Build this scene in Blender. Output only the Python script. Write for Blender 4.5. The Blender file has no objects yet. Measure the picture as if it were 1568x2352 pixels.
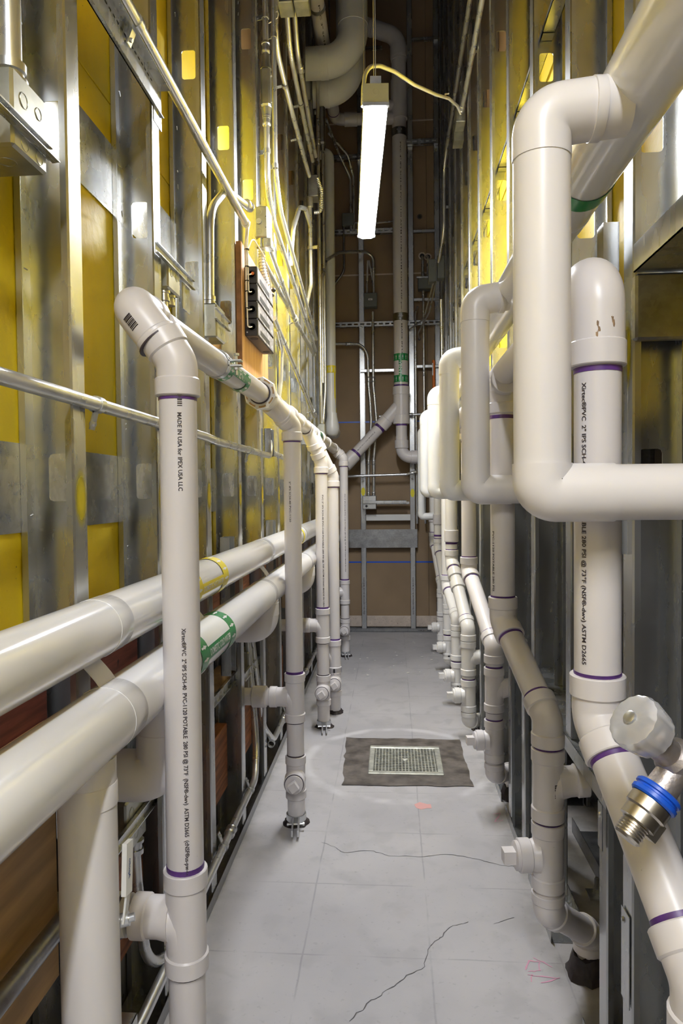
import bpy, math, random
from mathutils import Vector, Matrix, Euler
random.seed(7)
SC = bpy.context.scene
COL = SC.collection
# ------------------------------------------------------------------ camera
cam_d = bpy.data.cameras.new('camera')
cam = bpy.data.objects.new('camera', cam_d); COL.objects.link(cam)
cam_d.sensor_fit = 'VERTICAL'; cam_d.sensor_height = 36.0
cam_d.lens = 1610.0 / 2352.0 * 36.0
cam_d.clip_start = 0.02
cam.location = (0, 0, 1.16)
cam.matrix_world = Matrix.Translation((0, 0, 1.16)) @ Matrix.Rotation(math.radians(4.13550), 4, 'Z') @ Matrix.Rotation(math.pi/2 - math.radians(1.59525), 4, 'X') @ Matrix.Rotation(-0.0100, 4, 'Z')
SC.camera = cam
# ------------------------------------------------------------------ world, exposure
SC.view_settings.view_transform = 'Standard'; SC.view_settings.look = 'None'
SC.view_settings.gamma = 1.0; SC.view_settings.use_curve_mapping = False
SC.view_settings.exposure = 0.42
W = bpy.data.worlds.new('world'); SC.world = W; W.use_nodes = True
W.node_tree.nodes['Background'].inputs[0].default_value = (0.82, 0.80, 0.80, 1)
W.node_tree.nodes['Background'].inputs[1].default_value = 0.42
LAMP_E = 125.0          # radiance of the lenses of the strip lights (built further down as fixtures)

# ------------------------------------------------------------------ materials
MAT = {}
def mat(name, col, rough=0.5, metal=0.0, var=0.0, vscale=8.0, bump=0.0, bscale=60.0, spec=None, coat=0.0,
        speck=None, speck_scale=120.0, speck_t=0.70, emit=None, rvar=0.0, stretch=None, col2=None, trans=0.0, voro=0.0):
    m = bpy.data.materials.new(name); m.use_nodes = True
    nt = m.node_tree; N = nt.nodes; L = nt.links
    b = N['Principled BSDF']
    b.inputs['Base Color'].default_value = (*col, 1)
    b.inputs['Roughness'].default_value = rough
    b.inputs['Metallic'].default_value = metal
    if spec is not None: b.inputs['Specular IOR Level'].default_value = spec
    if coat: b.inputs['Coat Weight'].default_value = coat; b.inputs['Coat Roughness'].default_value = 0.08
    if trans: b.inputs['Transmission Weight'].default_value = trans
    if emit:
        b.inputs['Emission Color'].default_value = (*emit[0], 1); b.inputs['Emission Strength'].default_value = emit[1]
    tc = N.new('ShaderNodeTexCoord'); vec = tc.outputs['Object']
    if stretch:
        mp = N.new('ShaderNodeMapping'); mp.inputs['Scale'].default_value = stretch
        L.new(vec, mp.inputs['Vector']); vec = mp.outputs['Vector']
    cur = None
    if var or col2:
        n = N.new('ShaderNodeTexNoise'); n.inputs['Scale'].default_value = vscale; n.inputs['Detail'].default_value = 6
        L.new(vec, n.inputs['Vector'])
        r = N.new('ShaderNodeValToRGB')
        a = col2 if col2 else tuple(c*(1-var) for c in col)
        c2 = col if col2 else tuple(min(1, c*(1+var*0.6)) for c in col)
        r.color_ramp.elements[0].color = (*a, 1); r.color_ramp.elements[0].position = 0.34
        r.color_ramp.elements[1].color = (*c2, 1); r.color_ramp.elements[1].position = 0.66
        L.new(n.outputs['Fac'], r.inputs['Fac']); cur = r.outputs['Color']
        if rvar:
            rr = N.new('ShaderNodeMapRange'); rr.inputs[1].default_value = 0.3; rr.inputs[2].default_value = 0.7
            rr.inputs[3].default_value = max(0.03, rough-rvar); rr.inputs[4].default_value = rough+rvar
            L.new(n.outputs['Fac'], rr.inputs[0]); L.new(rr.outputs[0], b.inputs['Roughness'])
    if voro:
        v = N.new('ShaderNodeTexVoronoi'); v.inputs['Scale'].default_value = voro
        L.new(vec, v.inputs['Vector'])
        mr = N.new('ShaderNodeMapRange'); mr.inputs[3].default_value = 0.90; mr.inputs[4].default_value = 1.06
        sx = N.new('ShaderNodeSeparateColor'); L.new(v.outputs['Color'], sx.inputs[0]); L.new(sx.outputs[0], mr.inputs[0])
        mx = N.new('ShaderNodeMix'); mx.data_type = 'RGBA'; mx.blend_type = 'MULTIPLY'; mx.inputs[0].default_value = 1
        if cur: L.new(cur, mx.inputs[6])
        else: mx.inputs[6].default_value = (*col, 1)
        L.new(mr.outputs[0], mx.inputs[7]); cur = mx.outputs[2]
    if speck:
        n2 = N.new('ShaderNodeTexNoise'); n2.inputs['Scale'].default_value = speck_scale; n2.inputs['Detail'].default_value = 3
        L.new(tc.outputs['Object'], n2.inputs['Vector'])
        r2 = N.new('ShaderNodeValToRGB')
        r2.color_ramp.elements[0].position = speck_t; r2.color_ramp.elements[0].color = (0, 0, 0, 1)
        r2.color_ramp.elements[1].position = speck_t + 0.05; r2.color_ramp.elements[1].color = (1, 1, 1, 1)
        L.new(n2.outputs['Fac'], r2.inputs['Fac'])
        mx = N.new('ShaderNodeMix'); mx.data_type = 'RGBA'
        L.new(r2.outputs['Color'], mx.inputs[0])
        if cur: L.new(cur, mx.inputs[6])
        else: mx.inputs[6].default_value = (*col, 1)
        mx.inputs[7].default_value = (*speck, 1); cur = mx.outputs[2]
    if cur: L.new(cur, b.inputs['Base Color'])
    if bump:
        n3 = N.new('ShaderNodeTexNoise'); n3.inputs['Scale'].default_value = bscale; n3.inputs['Detail'].default_value = 4
        L.new(vec, n3.inputs['Vector'])
        bp = N.new('ShaderNodeBump'); bp.inputs['Strength'].default_value = bump; bp.inputs['Distance'].default_value = 0.004
        L.new(n3.outputs['Fac'], bp.inputs['Height']); L.new(bp.outputs['Normal'], b.inputs['Normal'])
    MAT[name] = m
    return m

mat('pvc', (0.69, 0.655, 0.655), 0.34, var=0.05, vscale=5, speck=(0.30, 0.25, 0.21), speck_scale=85, speck_t=0.775)
mat('pvc_white', (0.80, 0.775, 0.745), 0.30, var=0.05, vscale=6, speck=(0.35, 0.3, 0.25), speck_scale=95, speck_t=0.79)
mat('jacket', (0.79, 0.785, 0.80), 0.16, var=0.05, vscale=3, bump=0.03, bscale=5, coat=0.3)
mat('jacket_matte', (0.74, 0.715, 0.725), 0.32, var=0.05, vscale=3)
mat('jacket_far', (0.73, 0.735, 0.74), 0.35, var=0.06, vscale=4)
mat('galv', (0.52, 0.53, 0.535), 0.27, 0.90, var=0.10, vscale=16, rvar=0.04, stretch=(1, 1, 0.3))
mat('strap_steel', (0.58, 0.59, 0.60), 0.27, 0.95, var=0.22, vscale=14, rvar=0.06, voro=80)
mat('galv_dark', (0.36, 0.365, 0.37), 0.38, 1.0, var=0.14, vscale=18, rvar=0.06, voro=110)
mat('emt', (0.66, 0.67, 0.68), 0.30, 0.78, var=0.10, vscale=14, rvar=0.06)
mat('steel', (0.60, 0.61, 0.62), 0.28, 0.85, var=0.2, vscale=20)
mat('box_steel', (0.44, 0.44, 0.385), 0.36, 0.9, var=0.25, vscale=16)
mat('yellow_board', (0.86, 0.655, 0.014), 0.55, var=0.10, vscale=3, bump=0.35, bscale=45, speck=(0.25, 0.18, 0.02), speck_scale=130, speck_t=0.73)
mat('brown_board', (0.30, 0.21, 0.125), 0.75, var=0.12, vscale=3, bump=0.1, bscale=60)
mat('dark_board', (0.10, 0.08, 0.072), 0.7, var=0.25, vscale=4)
mat('tan_board', (0.22, 0.135, 0.07), 0.7, var=0.2, vscale=5)
mat('grey_board', (0.20, 0.19, 0.165), 0.8, var=0.35, vscale=6, speck=(0.05, 0.045, 0.03), speck_scale=50, speck_t=0.66)
mat('lumber', (0.30, 0.115, 0.05), 0.65, var=0.45, vscale=6, stretch=(9, 1.2, 14), bump=0.1, bscale=20)
mat('lumber_red', (0.20, 0.055, 0.032), 0.65, var=0.4, vscale=6, stretch=(9, 1.2, 14), speck=(0.03, 0.01, 0.01), speck_scale=30, speck_t=0.68)
mat('plywood', (0.62, 0.36, 0.15), 0.55, col2=(0.48, 0.24, 0.085), vscale=4, stretch=(9, 9, 1.1), bump=0.05)
mat('plywood_edge', (0.24, 0.11, 0.045), 0.7, var=0.4, vscale=20)
mat('flex_metal', (0.70, 0.70, 0.71), 0.35, 0.45)
mat('wood_tan', (0.46, 0.28, 0.115), 0.6, var=0.3, vscale=4, stretch=(8, 1.0, 9))
mat('black_box', (0.022, 0.018, 0.018), 0.45)
mat('grey_plate', (0.30, 0.29, 0.32), 0.4, var=0.5, vscale=25, speck=(0.6, 0.6, 0.62), speck_scale=60, speck_t=0.6)
mat('grey_box', (0.13, 0.14, 0.135), 0.45, var=0.1, vscale=8)
mat('black', (0.012, 0.011, 0.011), 0.6)
mat('ink', (0.035, 0.025, 0.03), 0.6)
mat('purple', (0.10, 0.035, 0.20), 0.4, var=0.35, vscale=40)
mat('joint_dark', (0.055, 0.04, 0.05), 0.5)
mat('green', (0.012, 0.26, 0.07), 0.28)
mat('green_dark', (0.01, 0.15, 0.06), 0.3)
mat('white_print', (0.82, 0.82, 0.82), 0.4)
mat('yellow_tape', (0.85, 0.70, 0.03), 0.35)
mat('yellow_paint', (0.80, 0.70, 0.03), 0.5)
mat('blue', (0.012, 0.10, 0.62), 0.35)
mat('blue_tape', (0.02, 0.09, 0.36), 0.5)
mat('cream', (0.62, 0.52, 0.44), 0.7, var=0.1, vscale=30, speck=(0.3, 0.22, 0.17), speck_scale=120, speck_t=0.64)
mat('white_plastic', (0.75, 0.75, 0.73), 0.35)
mat('wire_white', (0.78, 0.72, 0.60), 0.4)
mat('orange', (0.70, 0.17, 0.02), 0.45)
mat('brass', (0.62, 0.58, 0.52), 0.32, 1.0, var=0.25, vscale=20)
mat('rough_brass', (0.52, 0.47, 0.45), 0.45, 0.85, var=0.2, vscale=40, bump=0.2, bscale=200)
mat('clear_plastic', (0.93, 0.93, 0.96), 0.14, trans=0.68)
mat('concrete', (0.36, 0.35, 0.345), 0.8, var=0.25, vscale=5)
mat('mortar', (0.17, 0.145, 0.125), 0.6, col2=(0.055, 0.045, 0.038), vscale=14, bump=0.4, bscale=40)
mat('drain_metal', (0.62, 0.62, 0.54), 0.42, 0.6, var=0.25, vscale=30)
mat('sealant', (0.03, 0.022, 0.022), 0.5, var=0.5, vscale=40, bump=0.6, bscale=60)
mat('pale_wall', (0.55, 0.54, 0.54), 0.8, var=0.05)
mat('lens', (0.9, 0.9, 0.9), 0.4, emit=((0.93, 0.955, 1.0), LAMP_E))
mat('fixture', (0.55, 0.56, 0.50), 0.4)
mat('debris', (0.62, 0.60, 0.57), 0.8)

# ------------------------------------------------------------------ mesh helpers
class MB:
    def __init__(s): s.v = []; s.f = []
    def add(s, vs, fs):
        o = len(s.v); s.v += [tuple(v) for v in vs]; s.f += [tuple(i+o for i in f) for f in fs]; return s
    def box(s, a, b):
        x0, y0, z0 = (min(a[i], b[i]) for i in range(3)); x1, y1, z1 = (max(a[i], b[i]) for i in range(3))
        return s.add([(x0,y0,z0),(x1,y0,z0),(x1,y1,z0),(x0,y1,z0),(x0,y0,z1),(x1,y0,z1),(x1,y1,z1),(x0,y1,z1)],
                     [(0,3,2,1),(4,5,6,7),(0,1,5,4),(1,2,6,5),(2,3,7,6),(3,0,4,7)])
    def cbox(s, a, b, c=0.002):
        """box with chamfered edges"""
        lo = [min(a[i], b[i]) for i in range(3)]; hi = [max(a[i], b[i]) for i in range(3)]
        c = min(c, *(0.4*(hi[i]-lo[i]) for i in range(3)))
        vs = []; idx = {}
        for sx in (0, 1):
            for sy in (0, 1):
                for sz in (0, 1):
                    sg = (sx, sy, sz)
                    for ax in range(3):
                        p = [hi[i] if sg[i] else lo[i] for i in range(3)]
                        for k in range(3):
                            if k != ax: p[k] += -c if sg[k] else c
                        idx[(sg, ax)] = len(vs); vs.append(tuple(p))
        fs = []
        for ax in range(3):
            u, w = (ax+1) % 3, (ax+2) % 3
            for sd in (0, 1):
                q = []
                for (su, sw) in ((0,0),(1,0),(1,1),(0,1)):
                    g = [0,0,0]; g[ax] = sd; g[u] = su; g[w] = sw; q.append(idx[(tuple(g), ax)])
                fs.append(tuple(q if sd else q[::-1]))
        for ax in range(3):
            u, w = (ax+1) % 3, (ax+2) % 3
            for su in (0, 1):
                for sw in (0, 1):
                    g0 = [0,0,0]; g0[u] = su; g0[w] = sw; g1 = list(g0); g1[ax] = 1
                    q = [idx[(tuple(g0), u)], idx[(tuple(g1), u)], idx[(tuple(g1), w)], idx[(tuple(g0), w)]]
                    fs.append(tuple(q if (su == sw) else q[::-1]))
        for sg in [(x,y,z) for x in (0,1) for y in (0,1) for z in (0,1)]:
            q = (idx[(sg,0)], idx[(sg,1)], idx[(sg,2)])
            fs.append(q if sum(sg) % 2 else q[::-1])
        return s.add(vs, fs)
    def obox(s, c, u, v, w, hu, hv, hw):
        c, u, v, w = Vector(c), Vector(u).normalized(), Vector(v).normalized(), Vector(w).normalized()
        vs = [c+u*(a*hu)+v*(b*hv)+w*(d*hw) for d in (-1,1) for (a,b) in ((-1,-1),(1,-1),(1,1),(-1,1))]
        return s.add(vs, [(0,3,2,1),(4,5,6,7),(0,1,5,4),(1,2,6,5),(2,3,7,6),(3,0,4,7)])
    def prism(s, poly, o, u, v, w, h):
        """polygon poly (2-D) in the plane o,u,v pushed along w by h"""
        o, u, v, w = Vector(o), Vector(u), Vector(v), Vector(w)
        n = len(poly); a = [o+u*p[0]+v*p[1] for p in poly]; b = [p+w*h for p in a]
        return s.add(a+b, [tuple(range(n))[::-1], tuple(range(n, 2*n))] + [(i, (i+1) % n, n+(i+1) % n, n+i) for i in range(n)])
    def lathe(s, p, d, prof, n=24, cap=True, ph=0.0):
        """prof = [(t, r)...] along direction d from p"""
        p, d = Vector(p), Vector(d).normalized()
        u = d.orthogonal().normalized(); v = d.cross(u)
        if abs(d.z) > 0.99: u, v = Vector((1,0,0)), Vector((0,1,0)) if d.z > 0 else Vector((0,-1,0))
        vs = []; fs = []
        for (t, r) in prof:
            for k in range(n):
                a = 2*math.pi*k/n + ph
                vs.append(p + d*t + (u*math.cos(a)+v*math.sin(a))*r)
        for i in range(len(prof)-1):
            for k in range(n):
                fs.append((i*n+k, i*n+(k+1) % n, (i+1)*n+(k+1) % n, (i+1)*n+k))
        if cap:
            fs.append(tuple(range(n))[::-1]); fs.append(tuple(range((len(prof)-1)*n, len(prof)*n)))
        return s.add(vs, fs)
    def sweep(s, pts, r, n=20, cap=True, rf=None):
        pts = [Vector(p) for p in pts]; m = len(pts)
        tan = [((pts[min(i+1, m-1)]-pts[i]).normalized() + (pts[i]-pts[max(i-1, 0)]).normalized()).normalized() for i in range(m)]
        u = tan[0].orthogonal().normalized()
        if abs(tan[0].z) > 0.99: u = Vector((1, 0, 0))
        vs = []; fs = []
        for i in range(m):
            t = tan[i]; u = (u - t*u.dot(t)).normalized(); v = t.cross(u)
            rr = r if rf is None else r*rf(i)
            for k in range(n):
                a = 2*math.pi*k/n; vs.append(pts[i] + (u*math.cos(a)+v*math.sin(a))*rr)
        for i in range(m-1):
            for k in range(n): fs.append((i*n+k, i*n+(k+1) % n, (i+1)*n+(k+1) % n, (i+1)*n+k))
        if cap: fs.append(tuple(range(n))[::-1]); fs.append(tuple(range((m-1)*n, m*n)))
        return s.add(vs, fs)
    def shell(s, p, d, ref, r, t0, t1, a0, a1, th=0.0006, n=10):
        """patch of a cylinder wall: axis p,d, angles measured from ref"""
        p, d = Vector(p), Vector(d).normalized(); u = Vector(ref); u = (u - d*u.dot(d)).normalized(); v = d.cross(u)
        vs = []; fs = []
        for t in (t0, t1):
            for rr in (r, r+th):
                for k in range(n+1):
                    a = a0+(a1-a0)*k/n; vs.append(p+d*t+(u*math.cos(a)+v*math.sin(a))*rr)
        q = n+1
        for k in range(n):
            fs += [(q+k, q+k+1, 3*q+k+1, 3*q+k), (k, 2*q+k, 2*q+k+1, k+1), (k, k+1, q+k+1, q+k), (2*q+k, 3*q+k, 3*q+k+1, 2*q+k+1)]
        fs += [(0, q, 3*q, 2*q), (n, 2*q+n, 3*q+n, q+n)]
        return s.add(vs, fs)
    def ball(s, c, r, sc=(1,1,1), nu=14, nv=9, jit=0.0):
        c = Vector(c); vs = [c+Vector((0,0,r*sc[2]))]; fs = []
        for i in range(1, nv):
            th = math.pi*i/nv
            for k in range(nu):
                a = 2*math.pi*k/nu; j = 1+random.uniform(-jit, jit)
                vs.append(c+Vector((math.sin(th)*math.cos(a)*r*sc[0]*j, math.sin(th)*math.sin(a)*r*sc[1]*j, math.cos(th)*r*sc[2]*j)))
        vs.append(c-Vector((0,0,r*sc[2])))
        for k in range(nu): fs.append((0, 1+k, 1+(k+1) % nu))
        for i in range(nv-2):
            for k in range(nu): fs.append((1+i*nu+k, 1+(i+1)*nu+k, 1+(i+1)*nu+(k+1) % nu, 1+i*nu+(k+1) % nu))
        l = len(vs)-1; b = 1+(nv-2)*nu
        for k in range(nu): fs.append((l, b+(k+1) % nu, b+k))
        return s.add(vs, fs)

def fillet(pts, R, n=7):
    """polyline with its corners rounded"""
    pts = [Vector(p) for p in pts]; out = [pts[0]]
    for i in range(1, len(pts)-1):
        p = pts[i]; a = (p-pts[i-1]); b = (pts[i+1]-p); la, lb = a.length, b.length; a.normalize(); b.normalize()
        ang = a.angle(b)
        if ang < 0.02: out.append(p); continue
        t = min(R*math.tan(ang/2), 0.48*la, 0.48*lb); Rr = t/math.tan(ang/2)
        c = p - a*t + (b - a*(a.dot(b))).normalized()*Rr
        s0 = p - a*t - c; ax = a.cross(b).normalized()
        for k in range(n+1): out.append(c + Matrix.Rotation(ang*k/n, 3, ax) @ s0)
    out.append(pts[-1]); return out

ORG = {}
def link(o, parent):
    COL.objects.link(o)
    if parent is not None: o.parent = parent
def build(name, m, material, parent=None, origin=None, smooth=True, label=None, sharp=38):
    org = Vector(origin) if origin is not None else (ORG[parent.name] if parent is not None and parent.name in ORG else Vector((0,0,0)))
    me = bpy.data.meshes.new(name)
    me.from_pydata([tuple(Vector(v)-org) for v in m.v], [], m.f)
    me.materials.append(MAT[material]); me.validate()
    if smooth:
        me.shade_smooth()
        me.set_sharp_from_angle(angle=math.radians(sharp))
    o = bpy.data.objects.new(name, me); link(o, parent)
    if parent is None: o.location = org
    ORG[o.name] = org
    if label: o['label'] = label
    return o
def thing(name, label, cat, loc, group=None):
    o = bpy.data.objects.new(name, None); COL.objects.link(o); o.location = loc; o.empty_display_size = 0.05
    o['label'] = label; o['category'] = cat
    if group: o['group'] = group
    ORG[o.name] = Vector(loc); return o
def tag(o, label, cat, group=None):
    o['label'] = label; o['category'] = cat
    if group: o['group'] = group
    return o
def struct(name, m, material, smooth=False):
    o = build(name, m, material, None, (0,0,0), smooth); o['kind'] = 'structure'; return o

TXT = {}
def text_mesh(body, size):
    k = (body, size)
    if k in TXT: return TXT[k]
    cu = bpy.data.curves.new('lettering', 'FONT'); cu.body = body; cu.size = size; cu.resolution_u = 2; cu.offset = size*0.018
    ob = bpy.data.objects.new('lettering', cu); COL.objects.link(ob)
    dg = bpy.context.evaluated_depsgraph_get(); me = bpy.data.meshes.new_from_object(ob.evaluated_get(dg))
    vs = [v.co.copy() for v in me.vertices]; fs = [tuple(p.vertices) for p in me.polygons]
    bpy.data.objects.remove(ob); bpy.data.curves.remove(cu); bpy.data.meshes.remove(me)
    xs = [v.x for v in vs]; w = max(xs) if xs else 1
    TXT[k] = (vs, fs, w); return TXT[k]
def wrap_text(parent, body, size, p, d, ref, r, t0, length=None, ang=0.0, material='ink', name='lettering', width=1.0):
    """lettering that runs along direction d on a cylinder p,d,r; ref is the outward side, ang turns it about the axis"""
    vs, fs, w = text_mesh(body, size)
    p, d = Vector(p), Vector(d).normalized(); u = Vector(ref); u = (u-d*u.dot(d)).normalized(); v = u.cross(d)   # letters' up
    k = (length/w) if length else 1.0
    m = MB(); out = []
    for q in vs:
        a = ang + (q.y - size*0.35)/r*width
        out.append(p + d*(t0+q.x*k) + (u*math.cos(a) + v*math.sin(a))*(r+0.0005))
    m.add(out, fs)
    o = build(name, m, material, parent, smooth=False); o['kind'] = 'stuff'; return o
def flat_text(parent, body, size, o, right, up, material='ink', center=True, name='lettering', length=None):
    vs, fs, w = text_mesh(body, size); o, right, up = Vector(o), Vector(right), Vector(up)
    k = (length/w) if length else 1.0
    m = MB(); m.add([o + right*((q.x*k)-(w*k/2 if center else 0)) + up*(q.y-size*0.35) for q in vs], fs)
    return build(name, m, material, parent, smooth=False)

# ---- pipework
PR, PB, PH, HL = 0.0302, 0.0332, 0.0362, 0.030     # 2 inch pipe, fitting body, hub, hub length
X3, Y3, Z3 = Vector((1,0,0)), Vector((0,1,0)), Vector((0,0,1))
def hub(m, p, d, rh=PH, L=HL, n=26, c=0.0025):
    m.lathe(p, d, [(0, rh-c), (c, rh), (L-c*0.6, rh), (L, rh-c*0.6)], n); return m
def elbow(root, p, a, b, t=0.03, rb=PB, rh=PH, hl=HL, R=None, material='pvc', name='elbow', n=26):
    p, a, b = Vector(p), Vector(a).normalized(), Vector(b).normalized()
    m = MB(); m.sweep(fillet([p-a*(t+0.002), p, p+b*(t+0.002)], R or t/max(0.05, math.tan(a.angle(b)/2)), 9), rb, n)
    hub(m, p-a*t, -a, rh, hl, n); hub(m, p+b*t, b, rh, hl, n)
    return build(name, m, material, root)
def straight(root, a, b, r=PR, material='pvc', name='pipe', n=26):
    a, b = Vector(a), Vector(b)
    return build(name, MB().lathe(a, b-a, [(0, r), ((b-a).length, r)], n), material, root)
def coupling(root, p, d, L=0.07, rh=PH, material='pvc', name='coupling', n=26):
    d = Vector(d).normalized(); m = MB(); hub(m, Vector(p)-d*L/2, d, rh, L, n); return build(name, m, material, root)
def primer(root, p, d, r=PR, w=0.0045, material='purple', n=24):
    d = Vector(d).normalized()
    return build('primer_band', MB().lathe(Vector(p)-d*w/2, d, [(0, r+0.0007), (w, r+0.0007)], n), material, root)
def tee(root, p, axis, br, L=0.055, bl=0.062, rb=PB, rh=PH, hl=HL, material='pvc', name='tee', n=26, sweep_tee=True):
    p, axis, br = Vector(p), Vector(axis).normalized(), Vector(br).normalized()
    m = MB(); m.lathe(p-axis*(L), axis, [(0, rb), (2*L, rb)], n)
    hub(m, p-axis*L, -axis, rh, hl, n); hub(m, p+axis*L, axis, rh, hl, n)
    if sweep_tee: m.sweep(fillet([p-axis*L*0.9, p+br*0.008, p+br*bl], 0.05, 8), rb*0.99, n)
    m.lathe(p+br*rb*0.7, br, [(0, rb*1.12), (bl*0.35, rb), (bl-rb*0.7, rb)], n)
    hub(m, p+br*bl, br, rh, hl*0.9, n)
    return build(name, m, material, root)
def cleanout(root, p, br, rh=PH, bl=0.044, L=0.045, axis=Z3, material='pvc', ring=True, rb=PB, n=26, ph=0.6, s=1.0):
    p, br = Vector(p), Vector(br).normalized()
    t = tee(root, p, axis, br, L=L, bl=bl, rb=rb, rh=rh, hl=HL*s, material=material, name='cleanout_tee', n=n, sweep_tee=False)
    m = MB(); q = p+br*(bl+HL*0.9*s)
    m.lathe(q, br, [(0, rh*0.86), (0.007*s, rh*0.86), (0.008*s, rh*0.80)], n)
    e = Vector((0,0,1)) if abs(br.z) < 0.5 else X3
    u = (Matrix.Rotation(ph, 3, br) @ (e.cross(br))).normalized(); v = br.cross(u)
    m.obox(q+br*0.018*s, u, v, br, 0.014*s, 0.014*s, 0.016*s)
    c = build('cleanout_plug', m, material, root)
    if ring: build('thread_seal', MB().lathe(q-br*0.0005, br, [(0, rh*0.93), (0.0015, rh*0.93)], n), 'joint_dark', c)
    return t
def sealant(root, p, r=0.045, h=0.02):
    m = MB(); n = 22; vs = []; fs = []
    p = Vector(p)
    for i, (rr, zz) in enumerate(((r*1.22, 0.001), (r*1.06, h*0.4), (r*0.84, h), (r*0.6, h))):
        for k in range(n):
            a = 2*math.pi*k/n; j = 1+random.uniform(-0.10, 0.10)*(1 if i < 3 else 0)
            vs.append(p+Vector((math.cos(a)*rr*j, math.sin(a)*rr*j, zz*(0.8+0.4*random.random()))))
    for i in range(3):
        for k in range(n): fs.append((i*n+k, i*n+(k+1) % n, (i+1)*n+(k+1) % n, (i+1)*n+k))
    m.add(vs, fs); return build('floor_sealant', m, 'sealant', root)
def riser_clamp(root, p, r=PR, ang=0.0, z=0.022):
    """two half bands with pairs of flat ears pointing along -y turned by ang"""
    p = Vector(p); m = MB(); m.lathe(p+Z3*(z-0.012), Z3, [(0, r+0.001), (0, r+0.005), (0.024, r+0.005), (0.024, r+0.001)], 24, cap=False)
    d = Vector((math.sin(ang), -math.cos(ang), 0)); s = Vector((math.cos(ang), math.sin(ang), 0))
    for k in (-1, 1): m.obox(p+d*(r+0.050)+s*(0.010*k)+Z3*z, d, s, Z3, 0.050, 0.0028, 0.011)
    m.lathe(p+d*(r+0.03)-s*0.03+Z3*z, s, [(0, 0.006), (0.006, 0.006), (0.006, 0.0035), (0.054, 0.0035), (0.054, 0.006), (0.06, 0.006)], 8)
    return build('riser_clamp', m, 'steel', root)

# ---- conduit
ER = 0.0117
def conduit(label, pts, r=ER, R=0.09, straps=(), couplings=(), group=None, material='emt', name='conduit', n=14, strap_dir=(1, 0, 0)):
    pts = [Vector(p) for p in pts]
    root = thing(name, label, 'conduit', pts[0], group)
    build('tube', MB().sweep(fillet(pts, R), r, n), material, root)
    for c in couplings:
        p, d = Vector(c[0]), Vector(c[1]).normalized()
        m = MB(); m.lathe(p-d*0.022, d, [(0, r*1.18), (0.004, r*1.45), (0.010, r*1.45), (0.012, r*1.2), (0.032, r*1.2), (0.034, r*1.45), (0.040, r*1.45), (0.044, r*1.18)], 12)
        build('coupling', m, 'steel', root)
    for c in straps:
        p, d, o = Vector(c[0]), Vector(c[1]).normalized(), Vector(c[2]).normalized()
        m = MB(); m.lathe(p-d*0.009, d, [(0, r+0.0003), (0, r+0.0028), (0.018, r+0.0028), (0.018, r+0.0003)], 14, cap=False)
        w = d.cross(o).normalized()
        m.obox(p+o*(r+0.016), o, d, w, 0.016, 0.009, 0.0015)
        m.lathe(p+o*(r+0.022)+w*0.001, w, [(0, 0.005), (0.004, 0.004)], 8)
        m.lathe(p+o*(r+0.022)-w*0.005, w, [(0, 0.004), (0.004, 0.005)], 8)
        build('strap', m, 'steel', root)
    return root
def flex(pts, r=0.0095, pitch=0.008, n=9, mt='emt'):
    """ribbed metal-clad cable"""
    P = fillet(pts, 0.12, 10); L = [0.0]
    for i in range(1, len(P)): L.append(L[-1]+(P[i]-P[i-1]).length)
    tot = L[-1]; k = max(6, int(tot/pitch*3)); out = []; j = 0
    for i in range(k+1):
        t = tot*i/k
        while j < len(L)-2 and L[j+1] < t: j += 1
        out.append(P[j].lerp(P[j+1], (t-L[j])/max(1e-9, L[j+1]-L[j])))
    return MB().sweep(out, r, n, rf=lambda i: (1.0, 1.14, 0.86)[i % 3])
def catenary(a, b, sag, n=12, side=(0,0,0)):
    a, b = Vector(a), Vector(b); s = Vector(side)
    return [a.lerp(b, i/n) - Z3*(sag*4*(i/n)*(1-i/n)) + s*(4*(i/n)*(1-i/n)) for i in range(n+1)]
def jbox(label, lo, hi, group=None, kos=(), material='box_steel', name='junction_box', cover=None):
    lo, hi = Vector(lo), Vector(hi)
    root = thing(name, label, 'electrical box', ((lo.x+hi.x)/2, (lo.y+hi.y)/2, min(lo.z, hi.z)), group)
    build('body', MB().cbox(lo, hi, 0.004), material, root)
    for (p, d, r) in kos:
        d = Vector(d).normalized()
        build('knockout', MB().lathe(Vector(p), d, [(0, r), (0.0008, r*0.96), (0.0008, r*0.88), (0.0002, r*0.86)], 18), material, root)
    return root
# ================================================================== SETTING
LX, LB = -0.512, -0.604        # left stud face, left board face
RX, RB = 0.400, 0.492          # right stud face, right board face
YN, YF, ZT = -1.45, 5.86, 5.7   # rear wall, far wall face, ceiling
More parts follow.
